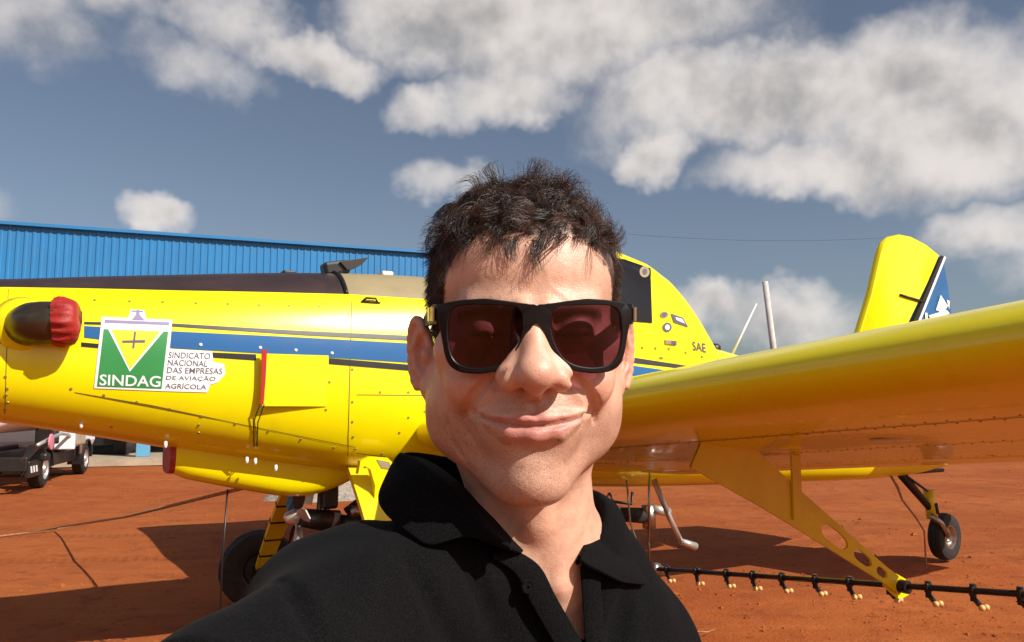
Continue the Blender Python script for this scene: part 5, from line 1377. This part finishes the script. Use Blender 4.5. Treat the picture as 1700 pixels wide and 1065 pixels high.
    up_ = np.cross(tan, np.array([.3, .8, .5])); up_ /= np.linalg.norm(up_, axis=2)[:, :, None] + 1e-9; vp = np.cross(tan, up_)
    rad = np.linspace(1, .25, T)[None, :, None] * (rng.uniform(.17, .29, N) * np.where(topness > .5, 1, .9))[:, None, None]
    V = np.stack([pts + (up_ * math.cos(q) + vp * math.sin(q)) * rad for q in (0, 2.094, 4.189)], 2).reshape(-1, 3)
    base = (np.arange(N) * T * 3)[:, None, None, None] + (np.arange(T - 1) * 3)[None, :, None, None]
    k = np.arange(3); quad = np.stack([k, (k + 1) % 3, (k + 1) % 3 + 3, k + 3], 1)[None, None]
    Q = (base + quad).reshape(-1, 4)
    return V, Q
hm = bpy.data.materials.new('dark brown hair'); hm.use_nodes = True
_t = NT(hm.node_tree); _b = _t.n['Principled BSDF']; _b.inputs['Roughness'].default_value = .38; _b.inputs['Specular IOR Level'].default_value = .5
_n = _t.noise(_t.node('ShaderNodeTexCoord').outputs['Object'], 60, 3, .6)
_t.set(_b.inputs['Base Color'], _t.mix(_t.smooth(_n, .35, .7), (.018, .010, .007, 1), (.085, .042, .027, 1)))
hv, hq = make_hair(); mesh_np('hair', head_pts(hv), hq, hm, man)

# ------------------------------------------------------------------ sunglasses
gl = empty('sunglasses', tuple(cam2world(np.array(head2cam(1.5, 0, 98))))); tag(gl, 'black plastic sunglasses with dark plum lenses worn by the man', 'sunglasses')
GOFF = np.array(gl.location)
def gpt(x, y, z): return cam2world(np.stack(head2cam(np.asarray(x) + 0., np.asarray(y) + 0., np.asarray(z) + 0.), -1)) - GOFF
M['frame'] = material('matt black acetate', (.006, .005, .005), .42, var=.15, vscale=60, spec=.3)
def lens_mat():
    m = bpy.data.materials.new('plum tinted lens'); m.use_nodes = True; t = NT(m.node_tree); t.n.clear()
    tr = t.node('ShaderNodeBsdfTransparent'); tr.inputs[0].default_value = (.165, .065, .098, 1)
    gs = t.node('ShaderNodeBsdfGlossy'); gs.inputs['Roughness'].default_value = .03; gs.inputs['Color'].default_value = (1, .92, .95, 1)
    fr = t.node('ShaderNodeFresnel'); fr.inputs[0].default_value = 1.5; mx = t.node('ShaderNodeMixShader'); o = t.node('ShaderNodeOutputMaterial')
    t.l.new(t.math('MULTIPLY', fr.outputs[0], 1.0), mx.inputs[0]); t.l.new(tr.outputs[0], mx.inputs[1]); t.l.new(gs.outputs[0], mx.inputs[2]); t.l.new(mx.outputs[0], o.inputs[0]); return m
M['lens'] = lens_mat()
INN = [(10.5, 14), (14, 16.6), (30, 17.6), (45, 18), (57, 17), (61, 13), (62.3, -1), (60.5, -15), (57, -22.5), (50, -25.6), (40, -26.6), (29, -25), (20.5, -21), (14.5, -13), (10.5, -3), (9.6, 6)]
OUT = [(0, 18.2), (8, 18.4), (20, 20.4), (36, 22.4), (52, 21.4), (66.5, 19), (69.5, 16.5), (69.5, 7), (67.8, 2), (66.4, -6), (64.5, -17), (61.5, -25), (54, -29.6), (40, -30.6), (26, -28.4), (16.5, -23.4), (9.6, -13), (5.6, -3), (2.8, 3.4), (0, 4.6)]
GC = np.array([36.0, -4.0])
def radial(poly, n=120):
    P = np.array(poly, float); out = []
    for k in range(n):
        q = 2 * math.pi * k / n; d = np.array([math.cos(q), math.sin(q)]); best = None
        for a, b in zip(P, np.roll(P, -1, 0)):
            e = b - a; den = d[0] * e[1] - d[1] * e[0]
            if abs(den) < 1e-9: continue
            w_ = a - GC; t = (w_[0] * e[1] - w_[1] * e[0]) / den; u = (w_[0] * d[1] - w_[1] * d[0]) / den
            if t > 0 and -1e-6 <= u <= 1 + 1e-6 and (best is None or t > best): best = t
        out.append(best)
    r = np.array(out)
    return r
def smooth_r(r, w_=3): k = np.ones(2 * w_ + 1) / (2 * w_ + 1); rp = np.concatenate([r[-w_:], r, r[:w_]]); return np.convolve(rp, k, 'valid')
NI = 120; ri = smooth_r(radial(INN), 3); ro = radial(OUT); ro = np.where(GC[0] + ro * np.cos(2 * math.pi * np.arange(120) / 120) > 6, smooth_r(ro, 2), ro); qa = 2 * math.pi * np.arange(NI) / NI
def gz(x, y): return 103.5 - x * x / 330. - 0.0 * y + y * .05
FRM = MB()
for sg in (1, -1):
    loops = []
    mid = (GC[0] + ro * np.cos(qa)) < .6
    def loop(r, dz):
        dz = np.where(mid & (dz > -2), 0.0, dz); r = np.where(mid & (dz == 0) & (r > ri + 1), ro + 1, r)
        x = GC[0] + r * np.cos(qa); y = GC[1] + r * np.sin(qa); x = np.maximum(x, 0.0); return gpt(1.5 + sg * x, y, gz(x, y) + dz)
    for r, dz in ((ri, -3.4), (ri, -.7), (ri + .7, 0.), (np.maximum(ro - .9, ri + 1), 0.), (ro, -.9), (ro, -3.8), (ri, -3.4)): loops.append(loop(r, dz))
    v = np.concatenate(loops); f = [(i * NI + k, i * NI + (k + 1) % NI, (i + 1) * NI + (k + 1) % NI, (i + 1) * NI + k) for i in range(len(loops) - 1) for k in range(NI)]
    if sg < 0: f = [q[::-1] for q in f]
    FRM.add(v, f)
frame = FRM.build('frame', 'frame', gl, auto=40)
for sg in (1, -1):
    rr = np.linspace(0, 1, 9)[:, None] * (ri + .6)[None]; x = GC[0] + rr * np.cos(qa); y = GC[1] + rr * np.sin(qa)
    v = gpt(1.5 + sg * x, y, gz(x, y) - 2.0).reshape(-1, 3); f = [(i * NI + k, i * NI + (k + 1) % NI, (i + 1) * NI + (k + 1) % NI, (i + 1) * NI + k) for i in range(8) for k in range(NI)]
    build('lens', v, f, 'lens', gl, smooth=True)
    # temple arm
    secs = [(68.5, 11.5, 88, 7.2), (71.5, 11.5, 80, 7.0), (75, 10, 55, 6.0), (79, 8, 20, 5.0), (82, 6, -4, 4.2), (83, 0, -18, 3.8), (83.5, -14, -27, 3.6)]
    v = []
    for x, y, z, h in secs: v += [gpt(1.5 + sg * (x - 1.7), y - h, z), gpt(1.5 + sg * (x + 1.7), y - h, z), gpt(1.5 + sg * (x + 1.7), y + h, z), gpt(1.5 + sg * (x - 1.7), y + h, z)]
    f = [(4 * i + k, 4 * i + (k + 1) % 4, 4 * i + 4 + (k + 1) % 4, 4 * i + 4 + k) for i in range(len(secs) - 1) for k in range(4)] + [(0, 1, 2, 3), tuple(4 * (len(secs) - 1) + k for k in range(4))]
    tm = build('temple_arm', v, f, 'frame', gl, auto=50)
    bv = [gpt(1.5 + sg * (x + 2.1), y, z) for x, z in ((69.2, 86.5), (72.2, 77), (74.2, 62)) for y in (5.5, 17.5)]
    bd_ = build('metal_badge', bv, [(0, 2, 3, 1), (2, 4, 5, 3)], 'gold', tm) if False else None
M['gold'] = material('brushed pale gold plate', (.62, .50, .33), .28, metal=1.0, var=.3, vscale=120)
for tm, sg in zip([o for o in gl.children if o.name.startswith('temple_arm')], (1, -1)):
    mb = MB(); 
    for (x0, z0), (x1, z1) in (((70.6, 87), (72.8, 80.5)), ((73.3, 79), (75.3, 66))):
        q = [gpt(1.5 + sg * (x0 + 1.2), 6.5, z0), gpt(1.5 + sg * (x1 + 1.0), 6.5, z1), gpt(1.5 + sg * (x1 + 1.0), 16.5, z1), gpt(1.5 + sg * (x0 + 1.2), 16.5, z0)]
        o_ = gpt(1.5 + sg * (x0 + 2.4), 6.5, z0) - gpt(1.5 + sg * (x0 + 1.2), 6.5, z0); mb.prism([tuple(p) for p in q], tuple(o_))
    mb.build('metal_badge', 'gold', tm)

# ------------------------------------------------------------------ phone held by the man
def phone():
    e = empty('phone', (0, 0, 0)); e.location = tuple(cam2world(np.array([.0, -.055, -.012])))
    tag(e, 'dark slim phone held up in the right hand of the man', 'phone')
    rot = Matrix.Rotation(PIT, 3, 'X')
    MB().box((0, 0, 0), (.076, .008, .156), rot, bev=.003).build('phone_body', 'black', e)
    MB().box(tuple(rot @ Vector((0, -.0046, 0))), (.070, .001, .146), rot).build('screen', 'glass', e)
phone()
# twig on the earth
g_ = ground_at(1165, 1052)
tag(MB().tube([(g_[0] - .12, g_[1] + .02, .01), (g_[0] - .04, g_[1] - .01, .018), (g_[0] + .04, g_[1], .012), (g_[0] + .10, g_[1] + .04, .022)], [.005, .006, .005, .002], 6).build('twig', 'rope', smooth=True), 'short dry twig lying on the red earth by the boom', 'twig')
